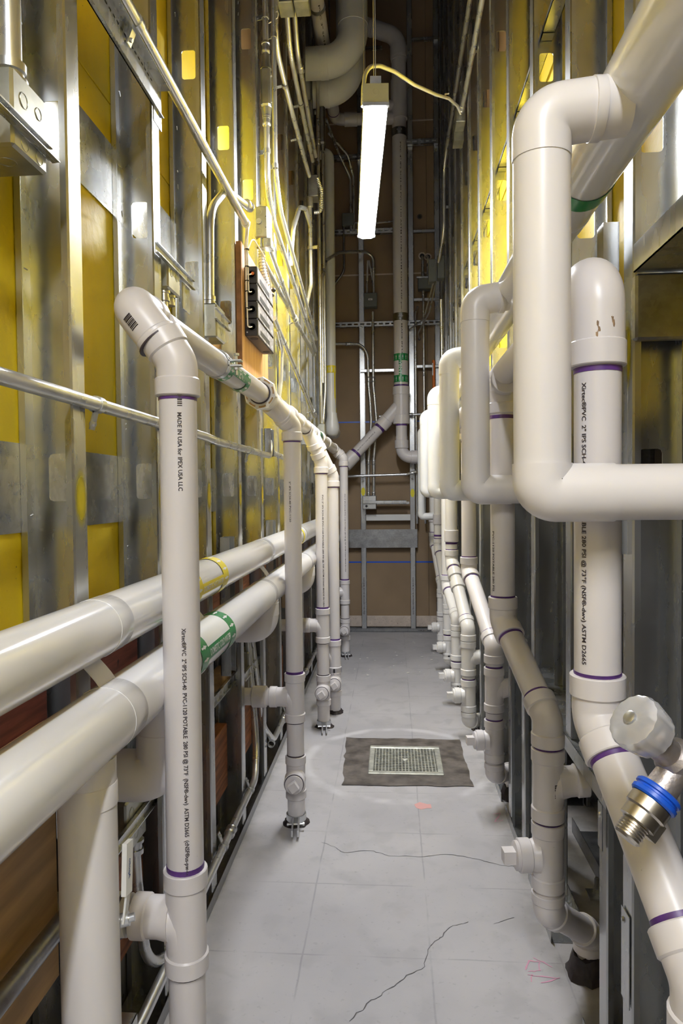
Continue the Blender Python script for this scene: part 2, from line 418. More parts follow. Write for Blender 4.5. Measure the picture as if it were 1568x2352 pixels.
# ---- floor
def floor_material():
    m = bpy.data.materials.new('floor_concrete'); m.use_nodes = True; nt = m.node_tree; N = nt.nodes; L = nt.links
    b = N['Principled BSDF']; b.inputs['Roughness'].default_value = 0.62
    tc = N.new('ShaderNodeTexCoord'); sep = N.new('ShaderNodeSeparateXYZ'); L.new(tc.outputs['Object'], sep.inputs[0])
    def M(op, a, b_=None, c=None):
        n = N.new('ShaderNodeMath'); n.operation = op
        for i, x in enumerate((a, b_, c)):
            if x is None: continue
            if isinstance(x, (int, float)): n.inputs[i].default_value = x
            else: L.new(x, n.inputs[i])
        return n.outputs[0]
    def noise(sc, det=5, dist=0.0):
        n = N.new('ShaderNodeTexNoise'); n.inputs['Scale'].default_value = sc; n.inputs['Detail'].default_value = det
        n.inputs['Distortion'].default_value = dist; L.new(tc.outputs['Object'], n.inputs['Vector']); return n.outputs['Fac']
    def mix(fac, a, col, add=False):
        n = N.new('ShaderNodeMix'); n.data_type = 'RGBA'
        L.new(fac, n.inputs[0]) if not isinstance(fac, float) else setattr(n.inputs[0], 'default_value', fac)
        if isinstance(a, tuple): n.inputs[6].default_value = (*a, 1)
        else: L.new(a, n.inputs[6])
        n.inputs[7].default_value = (*col, 1); return n.outputs[2]
    def step(x, lo, hi):
        n = N.new('ShaderNodeMapRange'); n.clamp = True; n.interpolation_type = 'SMOOTHSTEP'
        n.inputs[1].default_value = lo; n.inputs[2].default_value = hi; L.new(x, n.inputs[0]); return n.outputs[0]
    x, y = sep.outputs[0], sep.outputs[1]
    big, mid, fine = noise(1.7, 6), noise(9, 8, 0.4), noise(70, 3)
    c = mix(step(big, 0.35, 0.65), (0.385, 0.372, 0.382), (0.465, 0.448, 0.452))
    c = mix(M('MULTIPLY', step(mid, 0.50, 0.68), 0.45), c, (0.33, 0.32, 0.325))
    c = mix(M('MULTIPLY', step(fine, 0.62, 0.72), 0.30), c, (0.25, 0.24, 0.24))
    # old chalk / tile-bed lines on a 320 mm grid, broken up
    wob = M('MULTIPLY', M('SUBTRACT', mid, 0.5), 0.008)
    def grid(v, o):
        f = M('FRACT', M('ADD', M('DIVIDE', M('SUBTRACT', M('ADD', v, wob), o), 0.32), 0.5))
        return M('MULTIPLY', M('ABSOLUTE', M('SUBTRACT', f, 0.5)), 0.32)
    g = M('MINIMUM', grid(x, -0.233), grid(y, 1.72))
    ln = M('MULTIPLY', M('SUBTRACT', 1.0, step(g, 0.0008, 0.0036)), step(noise(6, 5), 0.38, 0.62))
    c = mix(M('MULTIPLY', ln, 0.42), c, (0.17, 0.165, 0.18))
    # pale dusty ring round the drain, darker mottled strips along the wall tracks
    dx, dy = M('SUBTRACT', x, 0.02), M('SUBTRACT', y, 3.0)
    rad = M('SQRT', M('ADD', M('MULTIPLY', dx, dx), M('MULTIPLY', dy, dy)))
    ring = M('SUBTRACT', 1.0, step(M('ABSOLUTE', M('ADD', M('SUBTRACT', rad, 0.40), M('MULTIPLY', wob, 3.0))), 0.004, 0.035))
    c = mix(M('MULTIPLY', ring, M('MULTIPLY', step(noise(4, 4), 0.40, 0.60), 0.55)), c, (0.66, 0.65, 0.66))
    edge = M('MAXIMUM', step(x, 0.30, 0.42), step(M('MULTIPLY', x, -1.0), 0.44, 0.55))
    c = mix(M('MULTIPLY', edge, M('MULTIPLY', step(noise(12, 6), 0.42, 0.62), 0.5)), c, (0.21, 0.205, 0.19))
    L.new(c, b.inputs['Base Color'])
    bp = N.new('ShaderNodeBump'); bp.inputs['Strength'].default_value = 0.10; bp.inputs['Distance'].default_value = 0.002
    L.new(mid, bp.inputs['Height']); L.new(bp.outputs['Normal'], b.inputs['Normal'])
    MAT['floor_concrete'] = m
floor_material()
DX0, DX1, DY0, DY1 = -0.085, 0.178, 2.868, 3.132        # drain pit
fm = MB()
for (x0, x1, y0, y1) in ((-0.64, 1.0, YN, DY0), (-0.64, 1.0, DY1, YF+0.02), (-0.64, DX0, DY0, DY1), (DX1, 1.0, DY0, DY1)):
    fm.box((x0, y0, -0.10), (x1, y1, 0.0))
FLOOR = struct('floor', fm, 'floor_concrete')
def ribbon(name, pts, w, material, jit=0.0, sub=5, z=0.0007, parent=FLOOR):
    P = [Vector(p) for p in pts]; Q = []
    for i in range(len(P)-1):
        for k in range(sub): Q.append(P[i].lerp(P[i+1], k/sub) + Vector((random.uniform(-jit, jit), random.uniform(-jit, jit), 0)))
    Q.append(P[-1]); vs = []; fs = []
    for i, q in enumerate(Q):
        d = (Q[min(i+1, len(Q)-1)]-Q[max(0, i-1)]); d.z = 0; d.normalize(); n = Vector((-d.y, d.x, 0)); ww = w*random.uniform(0.4, 1.25)
        vs += [(q.x+n.x*ww/2, q.y+n.y*ww/2, z), (q.x-n.x*ww/2, q.y-n.y*ww/2, z)]
    for i in range(len(Q)-1): fs.append((2*i, 2*i+1, 2*i+3, 2*i+2))
    return build(name, MB().add(vs, fs), material, parent, smooth=False)
mat('crack', (0.09, 0.085, 0.085), 0.8)
mat('pink_chalk', (0.60, 0.30, 0.40), 0.9)
mat('red_chalk', (0.62, 0.34, 0.32), 0.9)
ribbon('crack', [(-0.1632, 2.2221, -0.0000), (-0.0796, 2.2403, 0.0000), (-0.0231, 2.2105, 0.0000), (0.0736, 2.2076, 0.0000), (0.1644, 2.2285, 0.0000), (0.2514, 2.2065, 0.0000), (0.3271, 2.1691, 0.0000), (0.3789, 2.1618, 0.0000)], 0.0022, 'crack', 0.004)
ribbon('crack', [(-0.2398, 2.2829, 0.0000), (-0.2013, 2.2563, 0.0000), (-0.1632, 2.2221, -0.0000)], 0.0018, 'crack', 0.003)
ribbon('crack', [(-0.0998, 1.5040, 0.0000), (-0.0635, 1.5587, 0.0000), (-0.0194, 1.6031, 0.0000), (0.0166, 1.6447, 0.0000), (0.0703, 1.6908, 0.0000), (0.0848, 1.7656, 0.0000), (0.1148, 1.8023, 0.0000), (0.1410, 1.8494, 0.0000), (0.1954, 1.8752, 0.0000)], 0.0022, 'crack', 0.004)
ribbon('crack', [(0.2643, 1.8714, 0.0000), (0.3212, 1.9015, 0.0000)], 0.0016, 'crack', 0.003)
for st in ([(0.3114, 1.6922, 0.0000), (0.3280, 1.7247, 0.0000), (0.3519, 1.7228, 0.0000), (0.3474, 1.6911, 0.0000), (0.3176, 1.6863, 0.0000)], [(0.3413, 1.7384, 0.0000), (0.3795, 1.7054, 0.0000)],
           [(0.3152, 1.6740, 0.0000), (0.3829, 1.6658, 0.0000)], [(0.3386, 1.6485, 0.0000), (0.3887, 1.6692, 0.0000)], [(0.3262, 1.6776, 0.0000), (0.3188, 1.6503, 0.0000)],
           [(0.3525, 2.5176, 0.0000), (0.3816, 2.5259, 0.0000), (0.3485, 2.4575, 0.0000), (0.3809, 2.4722, 0.0000)]):
    ribbon('chalk_mark', st, 0.004, 'pink_chalk', 0.002, 4)
ribbon('chalk_mark', [(0.0789, 2.5669, 0.0000), (0.1349, 2.5697, 0.0000)], 0.05, 'red_chalk', 0.004, 3, 0.0006)
mp = MB(); pts = [(-0.2036, 2.7380, 0.0000), (0.3074, 2.7463, 0.0000), (0.3047, 3.2685, 0.0000), (-0.2268, 3.2743, 0.0000)]
q = [Vector(p) for p in pts]; n = 14; outl = []
for i in range(4):
    for k in range(n): outl.append(q[i].lerp(q[(i+1) % 4], k/n)+Vector((random.uniform(-.005,.005), random.uniform(-.006,.006), 0)))
inn = [Vector((DX0, DY0, 0)), Vector((DX1, DY0, 0)), Vector((DX1, DY1, 0)), Vector((DX0, DY1, 0))]; inl = []
for i in range(4):
    for k in range(n): inl.append(inn[i].lerp(inn[(i+1) % 4], k/n))
mp.add([(p.x, p.y, 0.003) for p in outl]+[(p.x, p.y, 0.0045) for p in inl], [(i, (i+1) % 56, 56+(i+1) % 56, 56+i) for i in range(56)])
build('mortar_bed', mp, 'mortar', FLOOR, smooth=False)
# drain: a thing of its own, set in the floor
dr = thing('floor_drain', 'square slotted metal floor drain set in a dark mortar patch', 'drain', ((DX0+DX1)/2, (DY0+DY1)/2, 0))
m = MB()
for (x0, x1, y0, y1) in ((-0.108, 0.203, 2.843, 2.868), (-0.108, 0.203, 3.132, 3.157), (-0.108, -0.085, 2.868, 3.132), (0.178, 0.203, 2.868, 3.132)):
    m.cbox((x0, y0, -0.04), (x1, y1, 0.010), 0.003)
build('frame', m, 'drain_metal', dr, smooth=False)
m = MB(); nx, ny = 19, 15
for i in range(nx):
    x = DX0+0.006+(DX1-DX0-0.012)*i/(nx-1); m.box((x-0.0020, DY0+0.001, -0.006), (x+0.0020, DY1-0.001, 0.0075))
for j in range(ny):
    y = DY0+0.006+(DY1-DY0-0.012)*j/(ny-1); m.box((DX0+0.001, y-0.0022, -0.006), (DX1-0.001, y+0.0022, 0.0072))
build('grate', m, 'drain_metal', dr, smooth=False)
m = MB(); m.lathe((0.0465, 3.0, 0.003), Z3, [(0, 0.013), (0.006, 0.013), (0.008, 0.009)], 14); build('screw', m, 'drain_metal', dr)
m = MB(); m.box((DX0, DY0, -0.09), (DX1, DY1, -0.05)); build('sump', m, 'black', dr, smooth=False)

# ---- ceiling, rear wall
m = MB(); m.box((-0.75, YN, ZT), (1.0, YF+0.1, ZT+0.15)); struct('ceiling', m, 'concrete')


# ---- lipped C studs with rounded knockouts
KOZ = [1.19+0.585*k for k in range(-1, 8)]
def c_stud(sx, z0=0.0, z1=ZT, ko=True, D=0.092, F=0.050, lip=0.013, t=0.0018):
    """x: 0 at the corridor face, going into the wall by sx; y: 0 at the web, lips at -F"""
    m = MB(); c = 0.003
    for (a, sgn) in ((0.0, 1), (D, -1)):
        poly = [(a+sgn*0, -F+c), (a+sgn*c, -F), (a+sgn*lip, -F), (a+sgn*lip, -F+t), (a+sgn*(t+c*0.6), -F+t), (a+sgn*t, -F+t+c*0.6),
                (a+sgn*t, -t), (a+sgn*t*2, -t), (a+sgn*t*2, 0), (a+sgn*c, 0), (a+sgn*0, -c)]
        if sgn < 0: poly = poly[::-1]
        if sx < 0: poly = poly[::-1]
        m.prism(poly, (0, 0, z0), (sx, 0, 0), (0, 1, 0), (0, 0, 1), z1-z0)
    # web with knockouts
    x0, x1 = 2*t, D-2*t; xc = D/2; hw, hh, ch = 0.0195, 0.040, 0.007
    zs = [z for z in KOZ if z0+0.1 < z < z1-0.1] if ko else []
    zz = [z0]+[v for z in zs for v in (z-0.09, z+0.09)]+[z1]
    for yv, flip in ((0.0, False), (-t, True)):
        def quad(f): m.f.append(tuple(f if (flip ^ (sx < 0)) else f[::-1]))
        for i in range(0, len(zz), 2):
            o = len(m.v); m.v += [(sx*x0, yv, zz[i]), (sx*x1, yv, zz[i]), (sx*x1, yv, zz[i+1]), (sx*x0, yv, zz[i+1])]; quad((o, o+1, o+2, o+3))
        for z in zs:
            o = len(m.v); A = [(x0, z-0.09), (x1, z-0.09), (x1, z+0.09), (x0, z+0.09)]
            O = []
            for (cx, cz, a0) in ((xc-hw+ch, z-hh+ch, 180), (xc+hw-ch, z-hh+ch, 270), (xc+hw-ch, z+hh-ch, 0), (xc-hw+ch, z+hh-ch, 90)):
                for da in (0, 45, 90): O.append((cx+ch*math.cos(math.radians(a0+da)), cz+ch*math.sin(math.radians(a0+da))))
            m.v += [(sx*p[0], yv, p[1]) for p in A+O]; I = lambda k: o+4+k
            for k in range(4):
                k2 = (k+1) % 4; quad((o+k, o+k2, I(3*k2), I(3*k+2)))
                for f in ((o+k, I(3*k+1), I(3*k)), (o+k, I(3*k+2), I(3*k+1))): quad(f)
            if yv == 0.0:
                for k in range(12):
                    p, q = O[k], O[(k+1) % 12]; w = len(m.v)
                    m.v += [(sx*p[0], 0, p[1]), (sx*q[0], 0, q[1]), (sx*q[0], -t, q[1]), (sx*p[0], -t, p[1])]; m.f.append((w, w+1, w+2, w+3))
    return m
def place_copies(src, parent, locs):
    for l in locs:
        o = src.copy(); COL.objects.link(o); o.parent = parent; o.location = l; ORG[o.name] = Vector((0, 0, 0))

def spray_material():
    m = bpy.data.materials.new('spray_paint'); m.use_nodes = True; nt = m.node_tree; N = nt.nodes; L = nt.links; b = N['Principled BSDF']
    b.inputs['Base Color'].default_value = (0.80, 0.68, 0.02, 1); b.inputs['Roughness'].default_value = 0.5
    tc = N.new('ShaderNodeTexCoord'); mp = N.new('ShaderNodeMapping'); mp.vector_type = 'POINT'
    mp.inputs['Location'].default_value = (-1, -1, -1); mp.inputs['Scale'].default_value = (2, 2, 2)
    L.new(tc.outputs['Generated'], mp.inputs[0]); vm = N.new('ShaderNodeVectorMath'); vm.operation = 'MULTIPLY'; vm.inputs[1].default_value = (0, 1, 1)
    m2 = N.new('ShaderNodeMapRange'); m2.interpolation_type = 'SMOOTHSTEP'; m2.inputs[1].default_value = 1.0; m2.inputs[2].default_value = 0.25; m2.inputs[3].default_value = 0; m2.inputs[4].default_value = 0.85
    L.new(mp.outputs[0], vm.inputs[0]); ln = N.new('ShaderNodeVectorMath'); ln.operation = 'LENGTH'; L.new(vm.outputs[0], ln.inputs[0]); L.new(ln.outputs['Value'], m2.inputs[0])
    L.new(m2.outputs[0], b.inputs['Alpha']); MAT['spray_paint'] = m
spray_material()
# ---- left wall
m = MB(); m.box((-0.66, YN, 0), (-0.640, YF, ZT)); WL = struct('wall_left', m, 'grey_board')
LW = [1.1485+0.4064*k for k in range(-4, 12)]
s0 = build('stud', c_stud(-1), 'galv', WL, (0, 0, 0), smooth=False); s0.location = (LX, LW[0], 0)
place_copies(s0, WL, [(LX, y, 0) for y in LW[1:]])
def panel(par, name, xa, xb, y0, y1, z0, z1, material, gap=0.0015):
    return build(name, MB().cbox((xa, y0+gap, z0+gap), (xb, y1-gap, z1-gap), 0.001), material, par, smooth=False)
for (y0, y1) in ((-1.45, -0.05), (-0.05, 1.165), (1.165, 2.384), (2.384, 3.603), (3.603, 4.822), (4.822, YF)):
    panel(WL, 'sheathing_panel', LB-0.001, LB-0.017, y0, y1, 0.93, 2.01, 'yellow_board')
    panel(WL, 'sheathing_panel', LB-0.001, LB-0.017, y0, y1, 2.01, 2.86, 'yellow_board')
    panel(WL, 'gypsum_panel', LB-0.001, LB-0.017, y0, y1, 2.86, 4.20, 'tan_board')
    panel(WL, 'gypsum_panel', LB-0.001, LB-0.017, y0, y1, 4.20, ZT, 'brown_board')
    panel(WL, 'backing_panel', LB-0.003, LB-0.017, y0, y1, 0.0, 0.93, 'grey_board')
for z0, z1 in ((1.10, 1.245), (1.77, 1.92)):
    build('backing_strap', MB().box((LB+0.0025, -1.0, z0), (LB-0.0005, YF, z1)), 'strap_steel', WL, smooth=False)
m = MB()
m.box((LX+0.0020, YN, 0.0005), (LB-0.001, YF, 0.0025)); m.box((LX+0.0038, YN, 0.0005), (LX+0.002, YF, 0.034)); m.box((LB+0.002, YN, 0.0005), (LB+0.0038, YF, 0.034))
build('bottom_track', m, 'galv_dark', WL, smooth=False)
for k, y in enumerate(LW[:-1]):
    if y > 5.3: continue
    build('blocking', MB().cbox((LB+0.003, y+0.002, 0.735), (LB+0.041, y+0.4064-0.052, 0.928), 0.002), 'lumber_red' if k in (3, 4) else 'lumber', WL, smooth=False)
    if k in (2, 5, 6, 7, 9, 11) and y > 0.3:
        build('blocking', MB().cbox((LB+0.003, y+0.002, 0.17), (LB+0.041, y+0.4064-0.052, 0.385), 0.002), 'lumber', WL, smooth=False)
    if k in (5, 8, 10): build('backing_panel', MB().box((LB, y+0.12, 0.03), (LB+0.012, y+0.34, 0.735)), 'brown_board', WL, smooth=False)
# screws that stand out of the webs
m = MB()
for y in LW[3:12]:
    for k in range(26):
        z = random.uniform(0.9, 4.6)
        m.lathe((LB+0.0285, y-0.05-0.012, z), (0.25, -0.9, 0.25*random.uniform(-1, 1)), [(0, 0.0013), (0.02, 0.0013)], 5)
o = build('screw_tips', m, 'steel', WL, smooth=False); o['kind'] = 'stuff'
# short upright channel pieces that carry the insulated pipes
for (y, zt, yw) in ((2.03, 1.03, 0.11), (2.79, 1.05, 0.11), (3.62, 1.04, 0.09)):
    m = MB(); x = LX+0.003
    m.box((x, y, 0.62), (x+0.002, y+yw*0.62, zt)); m.box((x, y, 0.62), (x+0.030, y+0.002, zt)); m.box((x, y+yw*0.62-0.002, 0.62), (x+0.030, y+yw*0.62, zt))
    build('channel_clip', m, 'galv', WL, smooth=False)
m = MB(); y = 2.79; m.box((LX+0.003, y, 1.31), (LX+0.005, y+0.07, 1.42)); m.box((LX+0.003, y, 1.31), (LX+0.03, y+0.002, 1.42)); m.box((LX+0.003, y+0.068, 1.31), (LX+0.03, y+0.07, 1.42))
build('channel_clip', m, 'galv_dark', WL, smooth=False)
# yellow spray marks on the stud faces, just under the lower knockouts
for y in LW[4:12]:
    build('spray_mark', MB().box((LX+0.0004, y-0.050, 1.155-0.055), (LX+0.0009, y, 1.155+0.055)), 'spray_paint', WL, smooth=False)
# plywood and offcuts low down near the camera
build('plywood_board', MB().cbox((-0.560, 0.50, 0.385), (-0.542, 1.075, 0.80), 0.001), 'wood_tan', WL, smooth=False)
build('blocking', MB().cbox((-0.60, 1.165, 0.20), (-0.562, 1.51, 0.43), 0.002), 'lumber', WL, smooth=False)
m = MB(); m.box((-0.52, 1.00, 0.215), (-0.47, 1.22, 0.2165)); m.box((-0.4715, 1.00, 0.185), (-0.47, 1.22, 0.2165)); build('ledger_angle', m, 'galv', WL, smooth=False)
build('ledger_board', MB().cbox((-0.56, 0.45, 0.14), (-0.475, 1.20, 0.18), 0.002), 'cream', WL, smooth=False)

# ---- right wall
m = MB(); m.box((0.86, YN, 0), (0.90, YF, ZT)); WR = struct('wall_right', m, 'dark_board')
RW = [1.250+0.4064*k for k in range(-4, 12)]
s1 = build('stud', c_stud(1), 'galv', WR, (0, 0, 0), smooth=False); s1.location = (RX, RW[0], 0)
place_copies(s1, WR, [(RX, y, 0) for y in RW[1:] if abs(y-1.6564) > 0.01])
s4 = build('stud', c_stud(1, 0.596), 'galv', WR, (0, 0, 0), smooth=False); s4.location = (RX, 1.6564, 0)
s2 = build('stud', c_stud(1, 0, 3.0), 'galv_dark', WR, (0, 0, 0), smooth=False); s2.location = (0.70, RW[0]+0.17, 0)
place_copies(s2, WR, [(0.70, y+0.17, 0) for y in RW[1:]])
for (y0, y1) in ((-1.45, 0.03), (0.03, 1.25), (1.25, 2.469), (2.469, 3.688), (3.688, 4.907), (4.907, YF)):
    panel(WR, 'sheathing_panel', RB+0.001, RB+0.017, y0, y1, 1.30, 2.30, 'yellow_board')
    panel(WR, 'sheathing_panel', RB+0.001, RB+0.017, y0, y1, 2.30, 3.02, 'yellow_board')
    panel(WR, 'gypsum_panel', RB+0.001, RB+0.017, y0, y1, 3.02, 4.20, 'tan_board')
    panel(WR, 'gypsum_panel', RB+0.001, RB+0.017, y0, y1, 4.20, ZT, 'brown_board')
    if y0 > 1.0: panel(WR, 'backing_panel', RB+0.001, RB+0.013, max(y0, 2.6), y1, 0.05, 1.30, 'grey_board') if y1 > 2.6 else None
m = MB()
for (ya, yb) in ((YN, 1.50), (1.80, 2.10), (2.18, 2.52), (2.62, YF)):
    m.box((RX+0.002, ya, 0.0005), (RB, yb, 0.0025)); m.box((RX-0.0035, ya, 0.0005), (RX-0.0018, yb, 0.034)); m.box((RB-0.002, ya, 0.0005), (RB, yb, 0.034))
build('bottom_track', m, 'galv', WR, smooth=False)
m = MB()
for (ya, yb) in ((YN, 1.62), (1.86, 2.4), (2.6, YF)):
    m.box((0.60, ya, 0.0005), (0.692, yb, 0.0025)); m.box((0.60, ya, 0.0005), (0.602, yb, 0.05)); m.box((0.69, ya, 0.0005), (0.692, yb, 0.034))
build('bottom_track', m, 'galv_dark', WR, smooth=False)
for (x, y) in ((0.575, 2.02), (0.585, 1.86), (0.44, 2.16), (0.43, 1.44), (0.59, 2.9)):
    m = MB(); m.box((x-0.026, y-0.026, 0.001), (x+0.026, y+0.026, 0.006)); m.lathe((x, y, 0.006), Z3, [(0, 0.014), (0.003, 0.014), (0.003, 0.0115), (0.014, 0.0115), (0.014, 0.007), (0.045, 0.007), (0.047, 0.005)], 6)
    build('anchor_bolt', m, 'steel', WR, smooth=False)
# horizontal sill channel on short jack studs
m = MB(); ya, yb = 1.33, 2.30
m.box((RX-0.004, ya, 0.592), (RB+0.06, yb, 0.594)); m.box((RX-0.005, ya, 0.560), (RX-0.003, yb, 0.594)); m.box((RB+0.058, ya, 0.560), (RB+0.06, yb, 0.594))
build('sill_channel', m, 'galv', WR, smooth=False)
s3 = build('jack_stud', c_stud(1, 0, 0.56, ko=False), 'galv', WR, (0, 0, 0), smooth=False); s3.location = (RX+0.004, 1.405, 0)
place_copies(s3, WR, [(RX+0.004, 2.24, 0)])
m = MB(); m.box((RX-0.006, 1.352, 0.47), (RX-0.004, 1.378, 0.558)); m.lathe((RX-0.006, 1.365, 0.535), (-1, 0, 0), [(0, 0.006), (0.003, 0.004)], 8); build('clip_plate', m, 'galv', WR, smooth=False)
m = MB(); m.box((RX-0.0035, 1.205, 0.27), (RX-0.002, 1.246, 0.43)); m.lathe((RX-0.0035, 1.235, 0.41), (-1, 0, 0), [(0, 0.006), (0.003, 0.004)], 8); build('clip_plate', m, 'galv', WR, smooth=False)
# header over the opening nearest the camera
m = MB(); m.box((RX-0.003, 0.60, 1.515), (RX-0.001, 1.19, 1.560)); m.box((RX-0.003, 0.60, 1.515), (RB+0.10, 1.19, 1.517)); m.box((RB+0.098, 0.60, 1.515), (RB+0.10, 1.19, 1.56))
build('header_track', m, 'galv', WR, smooth=False)
build('header_plate', MB().cbox((RX-0.001, 1.185, 1.405), (RB+0.30, 1.205, 1.513), 0.004), 'galv_dark', WR, smooth=False)
m = MB(); x0, x1 = RX-0.026, RX+0.012
m.box((RX-0.028, 1.262, 1.435), (RX-0.003, 1.264, 1.625)); m.box((RX-0.030, 1.262, 1.435), (RX-0.028, 1.300, 1.625)); m.box((RX-0.028, 1.298, 1.435), (RX-0.003, 1.300, 1.625))
build('stud_clip', m, 'galv', WR, smooth=False)
m = MB(); m.box((RX-0.012, 1.225, 1.05), (RX-0.0008, 1.2265, 1.43)); build('yellow_marked_flange', m, 'galv', WR, smooth=False)
build('spray_mark', MB().box((RX-0.0014, 1.203, 1.32), (RX-0.0006, 1.249, 1.46)), 'spray_paint', WR, smooth=False)
# bridging channel laced through the knockouts
m = MB(); xa, xb, z = 0.428, 0.464, 2.437
m.box((xa, -0.5, z), (xb, YF-0.6, z+0.0018)); m.box((xa, -0.5, z), (xa+0.0018, YF-0.6, z+0.013)); m.box((xb-0.0018, -0.5, z), (xb, YF-0.6, z+0.013))
build('bridging_channel', m, 'galv', WR, smooth=False)
for y in RW[3:14]:
    m = MB(); m.box((0.43, y-0.034, z-0.004), (0.462, y-0.0025, z-0.002)); m.box((0.43, y-0.004, z-0.004), (0.462, y-0.0022, z+0.04)); build('bridging_clip', m, 'galv', WR, smooth=False)
m = MB()
for y in RW[3:12]:
    for k in range(16):
        zz = random.uniform(0.3, 4.6); m.lathe((RB-0.012, y-0.062, zz), (-0.5, -0.8, 0), [(0, 0.0013), (0.018, 0.0013)], 5)
o = build('screw_tips', m, 'steel', WR, smooth=False); o['kind'] = 'stuff'

# ---- far wall
m = MB(); m.box((-0.64, YF+0.016, 0), (0.86, YF+0.10, ZT)); WF = struct('wall_far', m, 'dark_board')
for (x0, x1) in ((-0.62, 0.30), (0.30, 0.86)):
    for (z0, z1) in ((0.02, 0.575), (0.575, 1.745), (1.745, 2.96), (2.96, 4.20), (4.20, ZT)):
        panel(WF, 'gypsum_panel', x0, x1, 0, 0, z0, z1, 'brown_board') if False else build('gypsum_panel', MB().cbox((x0+0.001, YF, z0+0.0015), (x1-0.001, YF+0.015, z1-0.0015), 0.001), 'brown_board', WF, smooth=False)
for z in (2.96, 4.20): build('joint_tape', MB().box((-0.6, YF-0.001, z-0.006), (0.7, YF-0.0002, z+0.006)), 'cream', WF, smooth=False)
for z in (1.745, 0.575): build('layout_line', MB().box((-0.6, YF-0.0012, z-0.006), (0.75, YF-0.0004, z+0.006)), 'blue', WF, smooth=False)
build('baseboard_strip', MB().cbox((-0.6, YF-0.012, 0.034), (0.75, YF-0.0005, 0.125), 0.002), 'cream', WF, smooth=False)
def far_stud(x):
    m = MB(); y0 = YF-0.064
    m.box((x, y0, 0), (x+0.041, y0+0.0018, ZT)); m.box((x, y0, 0), (x+0.0018, YF-0.001, ZT)); m.box((x, YF-0.003, 0), (x+0.041, YF-0.0012, ZT))
    m.box((x+0.039, y0, 0), (x+0.041, y0+0.011, ZT)); m.box((x+0.039, YF-0.012, 0), (x+0.041, YF-0.0012, ZT)); return m
for x in (-0.2585, 0.1475, 0.36): build('stud', far_stud(x), 'galv', WF, smooth=False)
m = MB(); y0 = YF-0.068
m.box((-0.6, y0, 0.0005), (0.6, y0+0.0018, 0.030)); m.box((-0.6, y0, 0.0005), (0.6, YF-0.013, 0.0025)); m.box((-0.6, YF-0.0155, 0.0005), (0.6, YF-0.0135, 0.030))
build('bottom_track', m, 'galv_dark', WF, smooth=False)
build('backing_strap', MB().box((-0.45, YF-0.067, 0.700), (0.205, YF-0.0655, 0.852)), 'galv_dark', WF, smooth=False)
build('backing_strap', MB().box((-0.215, YF-0.067, 0.925), (0.148, YF-0.0655, 0.975)), 'white_plastic', WF, smooth=False)
for (x, z) in ((-0.238, 1.165), (0.168, 1.15)):
    build('spray_mark', MB().prism([(0.017*math.cos(a), 0.035*math.sin(a)) for a in [k*math.pi/8 for k in range(16)]], (x, YF-0.0645, z), (1, 0, 0), (0, 0, 1), (0, -1, 0), 0.0004), 'yellow_paint', WF, smooth=False)
for (x, yo) in ((-0.238, 0), (0.168, 0)):
    flat_text(WF, 'CLASS 33 MIL 362 S 162 GALVANIZED STEEL STUD', 0.014, (x, YF-0.0646, 0.30), (0, 0, -1), (1, 0, 0), 'ink')
flat_text(WF, '33 MIL 362 T 125 GALVANIZED TRACK', 0.012, (0.31, YF-0.0685, 0.015), (1, 0, 0), (0, 0, 1), 'ink')
def strut(x0, x1, z, y=YF-0.066, name='strut', slots=True):
    m = MB(); m.box((x0, y-0.040, z-0.0205), (x1, y-0.038, z+0.0205)) if not slots else None
    if slots:
        pit, hw = 0.0508, 0.017
        m.box((x0, y-0.040, z+0.007), (x1, y-0.038, z+0.0205)); m.box((x0, y-0.040, z-0.0205), (x1, y-0.038, z-0.007))
        n = int((x1-x0)/pit)
        for k in range(n+1):
            a = x0+k*pit-(pit-2*hw)/2; m.box((max(x0, a), y-0.040, z-0.007), (min(x1, a+pit-2*hw), y-0.038, z+0.007))
    m.box((x0, y-0.040, z+0.0185), (x1, y-0.001, z+0.0205)); m.box((x0, y-0.040, z-0.0205), (x1, y-0.001, z-0.0185))
    m.box((x0, y-0.003, z+0.010), (x1, y-0.001, z+0.0205)); m.box((x0, y-0.003, z-0.0205), (x1, y-0.001, z-0.010))
    return build(name, m, 'galv', WF, smooth=False)
strut(-0.46, 0.398, 2.530); strut(-0.46, -0.05, 3.88); strut(0.13, 0.39, 3.98); strut(-0.46, 0.02, 3.28)
for (x0, x1, z) in ((-0.4, -0.05, 4.75), (0.19, 0.395, 4.80), (0.19, 0.395, 2.18), (-0.25, 0.12, 2.155), (0.19, 0.395, 2.72), (-0.21, 0.14, 1.07), (-0.13, 0.13, 1.74), (0.19, 0.37, 3.27), (-0.2, 0.06, 3.27)):
    m = MB(); m.box((x0, YF-0.090, z-0.012), (x1, YF-0.088, z+0.012)); m.box((x0, YF-0.090, z+0.010), (x1, YF-0.066, z+0.012)); m.box((x0, YF-0.090, z-0.012), (x1, YF-0.066, z-0.010))
    build('bracket_bar', m, 'galv', WF, smooth=False)
for (x, z, r) in ((0.262, 3.10, 0.020), (0.31, 3.09, 0.020), (0.245, 3.42, 0.014), (-0.34, 3.38, 0.020), (0.235, 2.42, 0.008)):
    build('hole', MB().lathe((x, YF-0.0004, z), (0, -1, 0), [(0, r), (0.0005, r*0.9)], 12), 'black', WF, smooth=False)
    build('patch', MB().lathe((x, YF-0.0002, z), (0, -1, 0), [(0, r*1.6), (0.0004, r*1.45)], 9), 'cream' if r > .018 else 'dark_board', WF, smooth=False)
